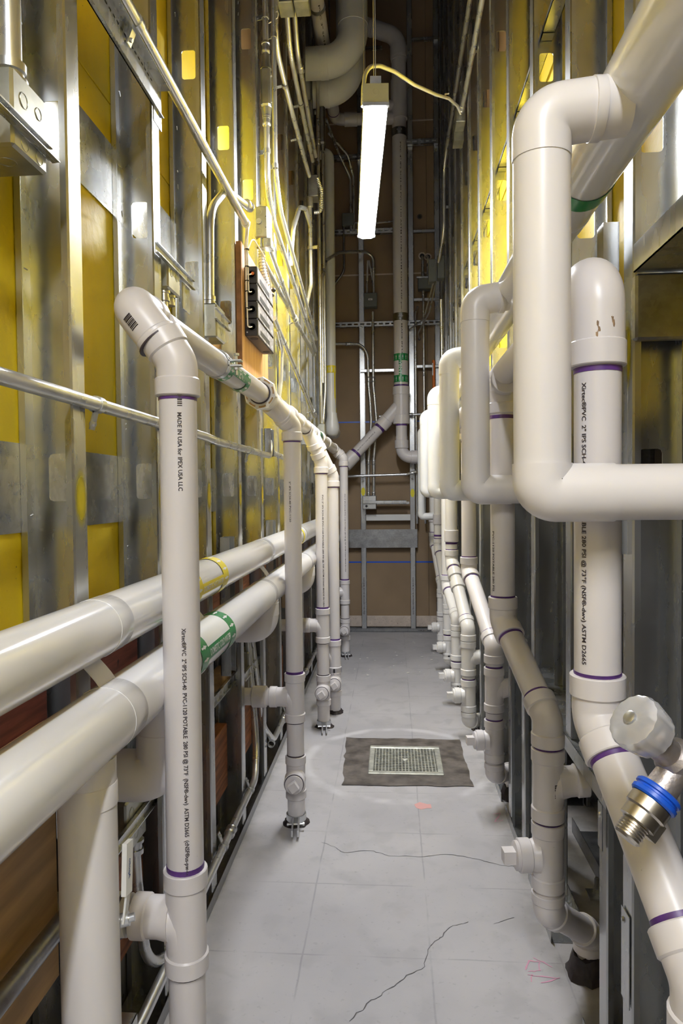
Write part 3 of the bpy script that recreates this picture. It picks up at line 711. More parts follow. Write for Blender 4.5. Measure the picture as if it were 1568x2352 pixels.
# crumbs on the floor by the far wall
random.seed(3)
m = MB()
for k in range(40):
    x, y, r = random.uniform(-0.30, 0.30), random.uniform(4.3, 5.7), random.uniform(0.003, 0.011)
    m.ball((x, y, r*0.3), r, (1, random.uniform(.5, 1), 0.35), 6, 4, 0.25)
o = build('floor_debris', m, 'debris', None, (0, 0, 0), smooth=False); o['kind'] = 'stuff'; o['label'] = 'scattered pale plaster crumbs on the floor near the end wall'; o['category'] = 'debris'
# ================================================================== PIPEWORK, LEFT SIDE
HX, HZ = -0.406, 1.470          # vent header on the left
def left_stack(label, x, y, zb, zc, zt, teez, tee_br, clean_z, clean_dir, hx=HX, hz=HZ, dy=0.0, mt='pvc', prongs=0.0, clamp=True, seal=True, headery=None):
    """riser from the floor: cleanout, tee, pipe, 45 degree elbow, leg that leans to the header"""
    r = thing('drain_stack', label, 'pipe', (x, y, zb), None)
    B = Vector((x, y, zb)); top = Vector((x, y, zt)); end = Vector((hx, y+dy, hz))
    straight(r, B, top, material=mt)
    elbow(r, top, Z3, (end-top), t=0.024, material=mt)
    if headery is None:
        d = (end-top).normalized(); straight(r, top, end, material=mt)
    primer(r, top-Z3*0.058, Z3)
    if teez: 
        tee(r, (x, y, teez), Z3, tee_br, material=mt)
        primer(r, (x, y, teez+0.089), Z3, w=0.009)
        build('joint_line', MB().lathe((x, y, teez-0.0885), Z3, [(0, PR+0.001), (0.004, PR+0.001)], 22), 'joint_dark', r)
    if clean_z:
        cleanout(r, (x, y, clean_z), clean_dir, material=mt)
        build('joint_line', MB().lathe((x, y, clean_z+0.0755), Z3, [(0, PR+0.001), (0.004, PR+0.001)], 22), 'joint_dark', r)
    if seal: sealant(r, (x, y, 0.0), 0.039, 0.016)
    if clamp: riser_clamp(r, (x, y, 0), ang=prongs)
    return r
L1 = left_stack('nearest beige drain stack at the left, with black lettering down the pipe', -0.346, 1.122, 0.0, 0, 1.372, 0.457, Vector((-1, 0.02, 0)), 0.17, (0.2, -1, 0), headery=1)
# long curved top of the first stack: leans to the wall, then turns down the aisle
p0, p1 = Vector((-0.346, 1.122, 1.372)), Vector((-0.408, 1.122, 1.452))
d = (p1-p0).normalized(); q = p1 - d*0.005
m = MB(); m.sweep(fillet([q-d*0.036, q+d*0.028, q+d*0.028+Vector((0, 0.085, 0.0))], 0.036, 12), PB*1.02, 28); hub(m, q-d*0.036, -d, PH, 0.012); hub(m, q+d*0.028+Vector((0, 0.07, 0)), Y3, PH, 0.03)
build('top_elbow', m, 'pvc', L1)
build('joint_line', MB().lathe(q-d*0.050, d, [(0, PH+0.0015), (0.0025, PH+0.0015)], 26), 'joint_dark', L1)
build('barcode', (lambda mm: [mm.shell(q-d*0.02, d, Vector((-0.4, -1, 0.2)), PB*1.02, t, t+w, -0.45, 0.02, 0.0006, 5) for t, w in ((0.0, .0015), (.003, .001), (.005, .0022), (.0085, .001), (.0105, .0018), (.0135, .001), (.016, .0025), (.0195, .001), (.0215, .002))] and mm)(MB()), 'ink', L1)
wrap_text(L1, 'MADE IN USA for IPEX USA LLC', 0.0092, (-0.346, 1.122, 0), -Z3, (0.30, -1, 0), PR, -1.290, 0.125, ang=0.08)
wrap_text(L1, 'Xirtec\u00aePVC  2"\u00b7IPS SCH-40  PVC-1120 POTABLE  280 PSI @ 73\u00b0F  (NSF\u00ae-dwv)  ASTM D2665  (cNSF\u00aeus-pw-G  U.P. CO', 0.0092, (-0.346, 1.122, 0), -Z3, (0.30, -1, 0), PR, -0.945, 0.435, ang=0.12)
build('barcode', (lambda mm: [mm.shell((-0.346, 1.122, 1.300+t), Z3, (0.30, -1, 0), PR, 0, w, -0.02, 0.22, 0.0005, 4) for t, w in ((0.0, .0012), (.003, .002), (.0065, .001), (.009, .0022), (.0125, .001), (.0145, .0016), (.0175, .001), (.020, .0022), (.0235, .0012), (.026, .002))] and mm)(MB()), 'ink', L1)
primer(L1, (-0.346, 1.122, 0.535), Z3, w=0.010)
# branch of its tee to the wall
m = MB(); o = Vector((-0.346-0.118, 1.122, 0.459)); m.lathe(o+X3*0.022, -X3, [(0, 0.0335), (0.03, 0.0345), (0.048, 0.036), (0.052, 0.0405), (0.083, 0.0415), (0.088, 0.040)], 26)
build('bushing', m, 'pvc_white', L1); build('joint_line', MB().lathe(o+X3*0.012, -X3, [(0, PH+0.0006), (0.003, PH+0.0006)], 24), 'joint_dark', L1)
straight(L1, (-0.50, 1.122, 0.459), (LB+0.004, 1.122, 0.459), material='pvc')
L2 = left_stack('second drain stack from the viewer at the left, prongs of its clamp on the floor', -0.345, 2.42, 0.0, 0, 1.395, 0.445, Vector((-1, 0, 0)), 0.165, (0.05, -1, 0), dy=-0.10, hz=1.455, prongs=0.10)
coupling(L2, (-0.345-0.125, 2.42, 0.445), X3, 0.05, 0.0375); straight(L2, (-0.40, 2.42, 0.445), (LB+0.004, 2.42, 0.445))
L3 = left_stack('third drain stack at the left, beside a thinner-looking twin', -0.346, 3.43, 0.0, 0, 1.31, 0.505, Vector((-1, 0, 0)), 0.185, (-0.02, -1, 0), dy=-0.06, hz=1.47, prongs=0.12)
straight(L3, (-0.40, 3.43, 0.505), (LB+0.004, 3.43, 0.505)); coupling(L3, (-0.45, 3.43, 0.505), X3, 0.045)
L4 = left_stack('fourth left drain stack, half hidden behind the third, black sealant at its foot', -0.309, 3.66, 0.0, 0, 1.245, 0.30, Vector((-1, 0.2, 0)), 0.165, (0.05, -1, 0), dy=-0.08, hz=1.46, clamp=False)
L5 = left_stack('farthest left drain stack standing against the end wall corner', -0.339, 4.94, 0.0, 0, 1.40, 0.455, Vector((-1, -0.25, 0)).normalized(), 0.19, (-0.03, -1, 0), dy=0.0, hz=1.475, prongs=0.15)
for (lr, x, y) in ((L3, -0.346, 3.43), (L5, -0.339, 4.94)):
    wrap_text(lr, 'PVC 2" IPS SCH-40 PVC-1120 POTABLE 280 PSI @ 73F ASTM D2665 MADE IN USA', 0.009, (x, y, 0), -Z3, (0.3, -1, 0), PR, -1.15, 0.55)
wrap_text(L2, '2" IPS SCH-40 PVC-1120', 0.008, (-0.345, 2.42, 0), -Z3, (-0.15, -1, 0), PR, -1.2, 0.14)

# vent header that the stacks lean into
VH = thing('vent_pipe', 'horizontal beige vent pipe with green band running along the left stud wall', 'pipe', (HX, 1.2, HZ))
straight(VH, (HX, 1.215, 1.455), (HX, 2.10, HZ)); straight(VH, (HX, 2.10, HZ), (HX, 4.89, HZ))
m = MB(); m.lathe((HX, 2.155, HZ), Y3, [(0, 0.0360), (0.0, 0.0505), (0.006, 0.0525), (0.022, 0.0525), (0.026, 0.0505)], 8, ph=0.2)
m.lathe((HX, 2.181, HZ), Y3, [(0, 0.047), (0.02, 0.046), (0.03, 0.0405), (0.075, 0.0405), (0.08, 0.036)], 26); un = build('union_nut', m, 'pvc_white', VH)
m = MB()
for k in range(8):
    a = 0.2+k*math.pi/4+math.pi/8; m.shell((HX, 2.1535, HZ), Y3, X3, 0.0405, 0, 0.0016, a-0.26, a+0.26, 0.0045, 5)
build('nut_slots', m, 'wood_tan', un)
build('joint_line', MB().lathe((HX, 2.150, HZ), Y3, [(0, PR+0.004), (0.006, PR+0.004)], 26), 'joint_dark', VH)
def wye(root, p, d, b, mt='pvc', L=0.055, bl=0.075):
    p, d, b = Vector(p), Vector(d).normalized(), Vector(b).normalized()
    m = MB(); m.lathe(p-d*L, d, [(0, PB), (2*L, PB)], 26); hub(m, p-d*L, -d); hub(m, p+d*L, d); m.lathe(p, b, [(0, PB), (bl, PB)], 26); hub(m, p+b*bl, b, PH, 0.028)
    return build('wye', m, mt, root)
for (yy, xt, zt, y2) in ((2.32, -0.345, 1.395, 2.42), (3.37, -0.346, 1.31, 3.43), (3.58, -0.309, 1.245, 3.66)):
    wye(VH, (HX, yy, HZ-0.003), Y3, (Vector((xt, y2, zt))-Vector((HX, yy, HZ))))
    build('joint_line', MB().lathe((HX, yy-0.0865, HZ-0.003), Y3, [(0, PR+0.0012), (0.005, PR+0.0012)], 24), 'joint_dark', VH)
for yy in (2.78, 3.05, 3.95, 4.35): coupling(VH, (HX, yy, HZ), Y3, 0.06)
elbow(VH, (HX, 4.93, HZ), Y3, Vector((0.4, 0.05, -0.5)), t=0.03)
# split ring clamp
m = MB(); cy = 1.620; m.lathe((HX, cy-0.011, 1.463), Y3, [(0, PR+0.0006), (0, PR+0.0036), (0.022, PR+0.0036), (0.022, PR+0.0006)], 28, cap=False)
for zz in (0.006, -0.006): m.obox((HX+PR+0.014, cy, 1.463+zz), X3, Y3, Z3, 0.016, 0.011, 0.0017)
m.lathe((HX+PR+0.017, cy, 1.436), Z3, [(0, 0.003), (0.045, 0.003), (0.045, 0.007), (0.05, 0.007)], 8); m.lathe((HX+PR+0.017, cy, 1.448), Z3, [(0, 0.0065), (0.006, 0.0065)], 6)
build('ring_clamp', m, 'steel', VH)
m = MB(); m.lathe((HX-0.03, cy, 1.463), -X3, [(0, 0.005), (0.07, 0.005)], 8); build('clamp_rod', m, 'steel', VH)
# green VENT label
g = Vector((HX, 1.640, 1.463)); REF = Vector((1, 0, -0.35))
m = MB(); m.shell(g, Y3, REF, PR+0.0006, 0, 0.036, -1.9, 1.9, 0.0004, 22); m.shell(g, Y3, REF, PR+0.0006, 0.190, 0.226, -1.9, 1.9, 0.0004, 22); m.shell(g, Y3, REF, PR+0.0006, 0.03, 0.20, -0.62, 0.22, 0.0004, 10)
lb = build('vent_label', m, 'green', VH)
wrap_text(lb, 'VENT', 0.030, g, Y3, REF, PR+0.0012, 0.066, 0.095, ang=0.20, material='white_print')
def arrows(parent, p, d, ref, r, t0, t1, angs, mt='white_print', rev=False):
    m = MB(); p, d = Vector(p), Vector(d).normalized(); u = Vector(ref); u = (u-d*u.dot(d)).normalized(); v = d.cross(u)
    def P(t, a): return p+d*t+(u*math.cos(a)+v*math.sin(a))*(r+0.0004)
    L = t1-t0
    for a in angs:
        w = 0.16*0.030/r; ta, tb = (t0+L*0.15, t1-L*0.12) if not rev else (t1-L*0.15, t0+L*0.12); tm = ta+(tb-ta)*0.45
        m.add([P(tb, a), P(tm, a-w), P(tm, a+w), P(tm, a-w*.42), P(tm, a+w*.42), P(ta, a-w*.42), P(ta, a+w*.42)], [(0, 1, 2), (3, 5, 6, 4)])
    o = build('arrow_marks', m, mt, parent, smooth=False); o['kind'] = 'stuff'; return o
arrows(lb, g, Y3, REF, PR+0.001, 0, 0.036, [-1.5, -1.0, -0.5, 0, 0.5, 1.0, 1.5]); arrows(lb, g, Y3, REF, PR+0.001, 0.190, 0.226, [-1.5, -1.0, -0.5, 0, 0.5, 1.0, 1.5])
m = MB(); g2 = Vector((HX, 3.72, HZ)); m.shell(g2, Y3, REF, PR+0.0006, 0, 0.12, -1.8, 0.6, 0.0004, 14); build('vent_label', m, 'green_dark', VH)

# ---- jacketed horizontal pipes on the left
def jacket_pipe(label, pts, r, seams=(), mt='jacket', name='insulated_pipe', R=0.06, n=36, cat='pipe'):
    root = thing(name, label, cat, pts[0]); build('jacket', MB().sweep(fillet(pts, R, 10), r, n), mt, root)
    for (p, d) in seams:
        d = Vector(d).normalized(); build('jacket_lap', MB().lathe(p, d, [(0, r+0.0001), (0.0004, r+0.0007), (0.05, r+0.0006), (0.051, r+0.0001)], n), mt, root)
    return root
UP = Vector((-0.450, 0, 0.958)); UR = 0.0445
LP = Vector((-0.419, 0, 0.833)); LR = 0.0478
J1 = jacket_pipe('upper jacketed white pipe with yellow band running along the left wall', [UP+Y3*0.05, UP+Y3*5.45, UP+Vector((-0.10, 5.45, 0))], UR, [(UP+Y3*t, Y3) for t in (1.02, 2.35, 3.3)])
J2 = jacket_pipe('lower jacketed white pipe with a green label along the left wall', [LP+Y3*0.05, LP+Y3*5.40, LP+Vector((-0.12, 5.40, 0))], LR, [(LP+Y3*t, Y3) for t in (0.98, 2.2, 3.2)])
REFL = Vector((1, 0, 0.05))
for (root, P, r, t0, t1, mt, mk) in ((J1, UP, UR, 1.47, 1.655, 'yellow_tape', 'white_print'), (J2, LP, LR, 1.385, 1.575, 'green', 'white_print')):
    m = MB(); m.shell(P, Y3, REFL, r+0.0012, t1, t1+0.05, -2.4, 2.4, 0.0004, 30); m.shell(P, Y3, REFL, r+0.0012, t0-0.05, t0, -2.4, 2.4, 0.0004, 30)
    m.shell(P, Y3, REFL, r+0.0012, t0, t1, -0.32 if root is J2 else -0.14, 0.22 if root is J2 else 0.38, 0.0004, 12)
    lb = build('pipe_label', m, mt, root)
    A = [-1.9, -1.4, -0.9, -0.4, 0.1, 0.6, 1.1, 1.6]
    arrows(lb, P, Y3, REFL, r+0.0018, t1, t1+0.05, A, mk); arrows(lb, P, Y3, REFL, r+0.0018, t0-0.05, t0, A, mk)
    if root is J2:
        m = MB(); m.shell(P, Y3, REFL, r+0.0011, t0, t1, -2.2, -0.32, 0.0003, 16); build('label_blank', m, 'white_print', lb)
        wrap_text(lb, 'DOMESTIC COLD WATER', 0.020, P, Y3, REFL, r+0.0018, t0+0.008, t1-t0-0.016, ang=0.05, material='white_print')
    else: wrap_text(lb, 'DOMESTIC HOT WATER', 0.016, P, Y3, REFL, r+0.0018, t0+0.005, t1-t0-0.01, ang=-0.12, material='white_print')
for (y, a) in ((3.2, 0.5),):
    m = MB(); m.shell(UP, Y3, REFL, UR+0.0012, y, y+0.035, -2.4, 2.4, 0.0004, 24); build('pipe_label', m, 'yellow_tape', J1)
# loose jacket tabs that hang between the two pipes
for (y, dz) in ((1.00, 0.0), (1.52, -0.005), (2.35, 0.0)):
    m = MB(); n = 8; vs = []; fs = []
    for i in range(n+1):
        t = i/n; x = -0.452+0.016*math.sin(t*2.4)+0.022*t; z = 0.918-0.075*t+dz
        vs += [(x, y-0.028+0.02*t, z), (x, y+0.028+0.02*t, z), (x+0.0012, y-0.028+0.02*t, z+0.0004), (x+0.0012, y+0.028+0.02*t, z+0.0004)]
    for i in range(n):
        a, b = 4*i, 4*i+4; fs += [(a, a+1, b+1, b), (a+2, b+2, b+3, a+3), (a, b, b+2, a+2), (a+1, a+3, b+3, b+1)]
    fs += [(0, 2, 3, 1), (4*n, 4*n+1, 4*n+3, 4*n+2)]; m.add(vs, fs); build('jacket_tab', m, 'jacket_matte', J1)
# vertical drop close to the camera with a valve lever
J3 = thing('insulated_pipe', 'thick white jacketed drop pipe standing in the near left corner', 'pipe', (-0.421, 0.925, 0.0))
build('jacket', MB().sweep([(-0.421, 0.925, 0.0), (-0.421, 0.925, 0.80)], 0.0392, 36), 'jacket_matte', J3)
build('jacket_lap', MB().lathe((-0.421, 0.925, 0.735), Z3, [(0, 0.0394), (0.0004, 0.0405), (0.03, 0.0402), (0.031, 0.0394)], 36), 'jacket_matte', J3)
m = MB(); m.lathe((-0.392, 0.950, 0.556), (1, 0.25, 0.2), [(0, 0.010), (0.016, 0.010), (0.016, 0.006), (0.024, 0.006)], 10); vb = build('valve_stem', m, 'steel', J3)
m = MB(); m.obox((-0.3775, 0.952, 0.633), (0, 0.1, 1), (0.2, 1, 0), (1, 0, 0), 0.036, 0.008, 0.0035); m.obox((-0.3785, 0.949, 0.580), (0.1, 0.1, 1), (0, 1, 0), (1, 0, 0), 0.022, 0.007, 0.0015); build('lever_handle', m, 'white_plastic', J3)
flat_text(J3, 'Apollo', 0.010, (-0.3735, 0.952, 0.633), (0, 0.1, 1), (0, 1, -0.1), 'blue_tape')
# jacketed elbows that drop from the lower pipe and turn into the wall
for (y, L, lab) in ((1.235, 0.235, 'large white jacketed elbow below the lower pipe, behind the nearest stack'), (2.26, 0.165, 'white jacketed elbow hanging under the lower pipe, just before the second stack'), (3.34, 0.165, 'small white jacketed elbow under the lower pipe beside the third stack')):
    p = Vector((LP.x, y, LP.z)); b = p-Z3*(L-0.05)
    m = MB(); m.sweep(fillet([p-Z3*0.02, b, b-X3*0.17], 0.045, 10), 0.046, 32)
    t = thing('insulated_elbow', lab, 'pipe', tuple(b)); build('jacket', m, 'jacket_matte', t)
    build('jacket_lap', MB().lathe(b+Z3*0.045, Z3, [(0, 0.0462), (0.0004, 0.0472), (0.04, 0.047), (0.041, 0.0462)], 32), 'jacket_matte', t)

# ================================================================== PIPEWORK, RIGHT SIDE
HRX, HRZ, HRR = 0.303, 1.650, 0.0455
JH = thing('insulated_pipe', 'large glossy white jacketed header climbing out of the top right corner', 'pipe', (HRX, 0.1, HRZ))
build('jacket', MB().sweep([(HRX, 0.10, HRZ), (HRX, 5.35, HRZ)], HRR, 40), 'jacket', JH)
for y in (0.40, 0.66, 1.25, 2.1, 3.0): build('jacket_lap', MB().lathe((HRX, y, HRZ), Y3, [(0, HRR+0.0002), (0.0004, HRR+0.0012), (0.045, HRR+0.001), (0.046, HRR+0.0002)], 40), 'jacket', JH)
m = MB(); m.shell((HRX, 0, HRZ), Y3, (0, 0, -1), HRR+0.0012, 1.115, 1.155, -2.0, 2.0, 0.0004, 26); build('pipe_label', m, 'green', JH)
RD = [(0.184, 0.8775, 1.612, 1.157), (0.2045, 1.737, 1.622, 1.163), (0.200, 2.46, 1.617, 1.163), (0.205, 3.36, 1.622, 1.160), (0.203, 4.25, 1.615, 1.160), (0.205, 4.98, 1.590, 0.985)]
RLAB = ['biggest glossy white jacketed drop, nearest at the right, elbowed at both ends', 'second white jacketed drop from the viewer at the right', 'third white jacketed drop in the right-hand row', 'fourth white jacketed drop in the right-hand row', 'fifth white jacketed drop, narrow beside the far vent elbow', 'farthest and thinnest white jacketed drop, ending lower than the others']
for i, (x, y, zt, zb) in enumerate(RD):
    r = 0.0342 if i < 5 else 0.024
    t = thing('insulated_pipe', RLAB[i], 'pipe', (x, y, zb), 'jacketed drops along the right wall')
    build('jacket', MB().lathe((x, y, zb+0.03), Z3, [(0, r), (zt-zb-0.075, r)], 36), 'jacket_matte' if i < 2 else 'jacket_far', t)
    m = MB(); m.sweep(fillet([(x, y, zt-0.052), (x, y, zt), (HRX-0.02, y+0.004, zt+0.012)], 0.048, 11), r*1.03, 34)
    e = build('top_elbow', m, 'jacket_matte' if i < 2 else 'jacket_far', t); build('jacket_lap', MB().lathe((x+0.058, y, zt+0.006), X3, [(0, r*1.032), (0.0004, r*1.06), (0.012, r*1.05), (0.013, r*1.032)], 34), 'jacket_matte', e)
    m = MB(); m.sweep(fillet([(x, y, zb+0.036), (x, y, zb), (x+0.085, y, zb)], 0.044, 11), r*1.05, 34)
    build('bottom_elbow', m, 'jacket_matte' if i < 2 else 'jacket_far', t)
    build('jacket_branch', MB().lathe((x+0.07, y, zb), X3, [(0, r*1.0), (0.55-x, r*1.0)], 34), 'jacket_matte' if i < 2 else 'jacket_far', t)

# vent line behind the drops
VR = thing('vent_pipe', 'horizontal beige vent pipe at the right, behind the jacketed drops', 'pipe', (0.275, 1.0, 1.44))
straight(VR, (0.2735, 1.05, 1.445), (0.278, 5.575, 1.450))
def right_stack(label, x, y, zt, xl, yl, v1, v2, base, teez, cz, mt='pvc', scale=1.0, top='elbow', clean=(-1, -0.1, 0)):
    """top elbow, riser, 45 degree offset towards the viewer, tee, cleanout, doubled 45s into the floor"""
    r = thing('drain_stack', label, 'pipe', (base[0], base[1], 0), None)
    T = Vector((x, y, zt)); A = Vector((x, y, v1)); B = Vector((xl, yl, v2)); C = Vector((xl, yl, max(0.085, cz-0.125))); D = Vector((base[0], base[1], min(0.098, max(0.085, cz-0.125)-0.035))); E = Vector((base[0], base[1], 0.0))
    for a, b in ((T, A), (A, B), (B, C), (C, D), (D, E)): straight(r, a, b, material=mt)
    dv = (B-A).normalized()
    elbow(r, A, -Z3, dv, t=0.028, material=mt); elbow(r, B, dv, -Z3, t=0.028, material=mt)
    elbow(r, C, -Z3, (D-C), t=0.020, hl=0.022, material=mt); elbow(r, D, (D-C), -Z3, t=0.020, hl=0.022, material=mt)
    primer(r, A+Z3*0.060, Z3, w=0.005); primer(r, A+dv*0.0605, dv, w=0.007); primer(r, B-dv*0.062, dv, w=0.006)
    tee(r, (xl, yl, teez), Z3, Vector((1, 0.0, 0.12)), material=mt, L=0.050, bl=0.058); primer(r, (xl, yl, teez+0.083), Z3, w=0.006)
    cleanout(r, (xl, yl, cz), clean, material=mt, bl=0.040, ring=False, ph=0.0)
    primer(r, (xl, yl, cz+0.0775), Z3, w=0.005)
    build('joint_line', MB().lathe((xl, yl, teez-0.083), Z3, [(0, PR+0.001), (0.003, PR+0.001)], 22), 'joint_dark', r)
    if top == 'elbow':
        m = MB(); m.sweep(fillet([T-Z3*0.030, T+Z3*0.058, T+Vector((0, 0.095, 0.058))], 0.062, 12), PB*1.04, 28); hub(m, T-Z3*0.028, -Z3, PH*1.01, 0.034); hub(m, T+Vector((0, 0.075, 0.058)), Y3, PH, 0.03)
        build('top_elbow', m, mt, r); primer(r, T-Z3*0.067, Z3, w=0.007)
    else:
        tee(r, T+Z3*0.03, Y3, -Z3, material=mt, L=0.05, bl=0.05, sweep_tee=True); primer(r, T-Z3*0.056, Z3, w=0.009)
    sealant(r, E, 0.045, 0.05)
    return r
Q1 = right_stack('nearest right drain stack, domed top elbow with a smudged barcode', 0.2735, 0.958, 1.385, 0.322, 0.745, 0.855, 0.640, (0.46, 0.86), 0.46, 0.25)
Q2 = right_stack('second right drain stack, cleanout plug beside the aisle', 0.2767, 1.787, 1.40, 0.3388, 1.5625, 0.835, 0.655, (0.462, 1.690), 0.512, 0.352, top='tee')
Q3 = right_stack('third right drain stack, square plug level with the floor drain', 0.3152, 2.927, 1.42, 0.3617, 2.545, 0.83, 0.60, (0.450, 2.66), 0.445, 0.260, top='tee')
Q4 = right_stack('fourth right drain stack, white couplings down its sloping leg', 0.3043, 3.652, 1.42, 0.3500, 3.294, 0.80, 0.52, (0.430, 3.40), 0.38, 0.205, top='tee', mt='pvc_white')
Q5 = right_stack('fifth right drain stack, straight white pipe above its offset', 0.3117, 4.066, 1.42, 0.345, 3.80, 0.62, 0.47, (0.42, 3.92), 0.33, 0.165, top='tee', mt='pvc_white')
Q6 = right_stack('sixth right drain stack, purple band above its offset', 0.314, 4.82, 1.42, 0.352, 4.50, 0.78, 0.47, (0.43, 4.62), 0.33, 0.165, top='tee', mt='pvc_white')
Q7 = right_stack('farthest right drain stack in front of the end wall', 0.305, 5.22, 1.42, 0.345, 4.98, 0.80, 0.50, (0.43, 5.08), 0.36, 0.20, top='tee', mt='pvc_white')
for t in (0.10, 0.18): coupling(Q4, Vector((0.3043, 3.652, 0.80)).lerp(Vector((0.35, 3.294, 0.52)), t/0.457), Vector((0.35-0.3043, 3.294-3.652, -0.28)), 0.05, 0.0368, 'pvc_white')
coupling(Q4, (0.3043, 3.652, 0.93), Z3, 0.06, 0.0368, 'pvc'); coupling(Q6, (0.314, 4.82, 0.97), Z3, 0.07, 0.0368, 'pvc'); coupling(Q7, (0.305, 5.22, 0.97), Z3, 0.07, 0.0368, 'pvc')
primer(Q4, (0.3043, 3.652, 0.893), Z3, w=0.01); primer(Q6, (0.314, 4.82, 0.86), Z3, w=0.012)
wrap_text(Q1, 'Xirtec\u00aePVC  2" IPS SCH-40 PVC-1120 POTABLE 280 PSI @ 73\u00b0F (NSF\u00ae-dwv) ASTM D2665', 0.0085, (0.2735, 0.958, 0), -Z3, (-0.90, -0.78, 0), PR, -1.30, 0.37)
wrap_text(Q2, 'PVC-1120 POTABLE 280 PSI', 0.0085, (0.2767, 1.787, 0), -Z3, (-0.92, -0.6, 0), PR, -1.06, 0.15)
wrap_text(Q1, 'CHARLOTTE', 0.008, (0.2735, 0.958, 1.340), X3*0+Z3*0+Vector((1, 0, 0)), (0, -1, 0), 0.0, 0.0) if False else None
def barcode(parent, p, d, ref, r, a0, a1, t0, mt='ink', sc=1.0):
    m = MB(); t = t0
    for w, g in ((.0015, .0015), (.001, .001), (.0022, .0013), (.001, .001), (.0018, .0012), (.001, .0015), (.0025, .001), (.001, .001), (.002, .001), (.0012, .001), (.002, .001)):
        m.shell(p, d, ref, r, t, t+w*sc, a0, a1, 0.0006, 5); t += (w+g)*sc
    return build('barcode', m, mt, parent)
barcode(Q2, (0.3388, 1.5625, 0.48), Z3, (0.35, -1, 0), PB, -0.10, 0.12, 0.012)
flat = None
# smudges of old glue on the first top elbow
mat('rust_smudge', (0.28, 0.18, 0.10), 0.7, var=0.4, vscale=60)
build('glue_smudge', (lambda mm: [mm.ball((0.2735+dx, 0.958-PB*1.055*math.cos(dx/PB)+0.0012, 1.385+dz), 0.0035, (0.7, 0.25, 1.6), 8, 5, 0.3) for dx, dz in ((-0.008, -0.012), (-0.007, -0.019), (-0.009, -0.025), (0.008, -0.006), (0.010, -0.011))] and mm)(MB()), 'rust_smudge', Q1)

# ================================================================== PIPES AT THE FAR END
def bigpipe(label, pts, r, R=0.1, mt='pvc', n=28, name='pipe_run'):
    t = thing(name, label, 'pipe', tuple(pts[0])); build('pipe', MB().sweep(fillet(pts, R, 12), r, n), mt, t); return t
F1 = thing('vent_stack', 'tall beige vent stack on the end wall with a green VENT band', 'pipe', (0.079, 5.62, 1.40))
fx, fy = 0.079, 5.640
straight(F1, (fx, fy, 1.93), (fx, fy, 4.62), 0.0572); straight(F1, (fx, 5.60, 1.55), (fx, 5.60, 1.98), 0.0445)
m = MB(); b = Vector((-0.72, 0.02, -0.80)).normalized(); o = Vector((fx, 5.62, 1.865))
m.lathe((fx, 5.62, 1.70), Z3, [(0, 0.060), (0.10, 0.0625), (0.27, 0.0625)], 30); hub(m, (fx, 5.62, 1.77), -Z3, 0.0665, 0.07); hub(m, (fx, 5.62, 1.93), Z3, 0.0675, 0.065)
m.lathe(o, b, [(0, 0.05), (0.24, 0.05)], 28); hub(m, o+b*0.17, b, 0.056, 0.075); build('wye', m, 'pvc', F1)
e = Vector((-0.345, 5.52, 1.40)); s = o+b*0.245
straight(F1, s, e, 0.0445); primer(F1, s+(e-s).normalized()*0.02, e-s, 0.0445, 0.025); primer(F1, e-(e-s).normalized()*0.09, e-s, 0.0445, 0.025)
coupling(F1, e-(e-s).normalized()*0.02, e-s, 0.12, 0.056)
primer(F1, (fx, 5.60, 1.690), Z3, 0.0445, 0.014); primer(F1, (fx, 5.64, 2.005), Z3, 0.0572, 0.014)
m = MB(); m.sweep(fillet([(fx, 5.60, 1.60), (fx, 5.60, 1.435), (0.27, 5.60, 1.435)], 0.075, 10), 0.0475, 26); hub(m, (fx, 5.60, 1.505), Z3, 0.055, 0.065); hub(m, (fx+0.075, 5.60, 1.435), X3, 0.054, 0.06); build('elbow', m, 'pvc', F1)
primer(F1, (fx, 5.60, 1.577), Z3, 0.0445, 0.012); straight(F1, (fx+0.08, 5.60, 1.435), (0.34, 5.60, 1.435), 0.0445)
for z in (2.545, 3.99): 
    m = MB(); m.lathe((fx, fy, z-0.03), Z3, [(0, 0.0575), (0, 0.0605), (0.06, 0.0605), (0.06, 0.0575)], 26, cap=False); m.obox((fx, fy-0.068, z), X3, Y3, Z3, 0.012, 0.012, 0.012); m.lathe((fx-0.02, fy-0.07, z), X3, [(0, 0.006), (0.04, 0.006)], 8); build('strap_clamp', m, 'galv_dark', F1)
g = Vector((fx, fy, 2.03)); m = MB()
m.shell(g, Z3, (0, -1, 0), 0.0578, 0, 0.055, -2.2, 2.2, 0.0004, 24); m.shell(g, Z3, (0, -1, 0), 0.0578, 0.170, 0.225, -2.2, 2.2, 0.0004, 24); m.shell(g, Z3, (0, -1, 0), 0.0578, 0.05, 0.18, -0.32, 0.12, 0.0004, 8)
lb = build('vent_label', m, 'green', F1)
wrap_text(lb, 'VENT', 0.034, (fx, fy, 0), -Z3, (-0.08, -1, 0), 0.0586, -2.195, 0.105, material='white_print')
for t in (0, 0.17): arrows(lb, g, Z3, (0, -1, 0), 0.0582, t, t+0.055, [-1.2, -0.72, -0.24, 0.24, 0.72, 1.2])
m = MB()
build('coupling', hub(MB(), (fx, fy, 4.57), Z3, 0.066, 0.07), 'pvc', F1)
m.lathe((fx, fy, 4.10), Z3, [(0, 0.066), (0.30, 0.066)], 26); m.lathe((fx, fy, 4.20), -X3, [(0, 0.05), (0.16, 0.05)], 24); build('upper_tee', m, 'pvc', F1)
m = MB(); m.sweep(fillet([(fx, fy, 4.55), (fx, fy, 4.74), (fx-0.42, fy, 4.90)], 0.15, 12), 0.062, 28); hub(m, (fx, fy, 4.58), Z3, 0.067, 0.08); build('upper_elbow', m, 'pvc', F1)
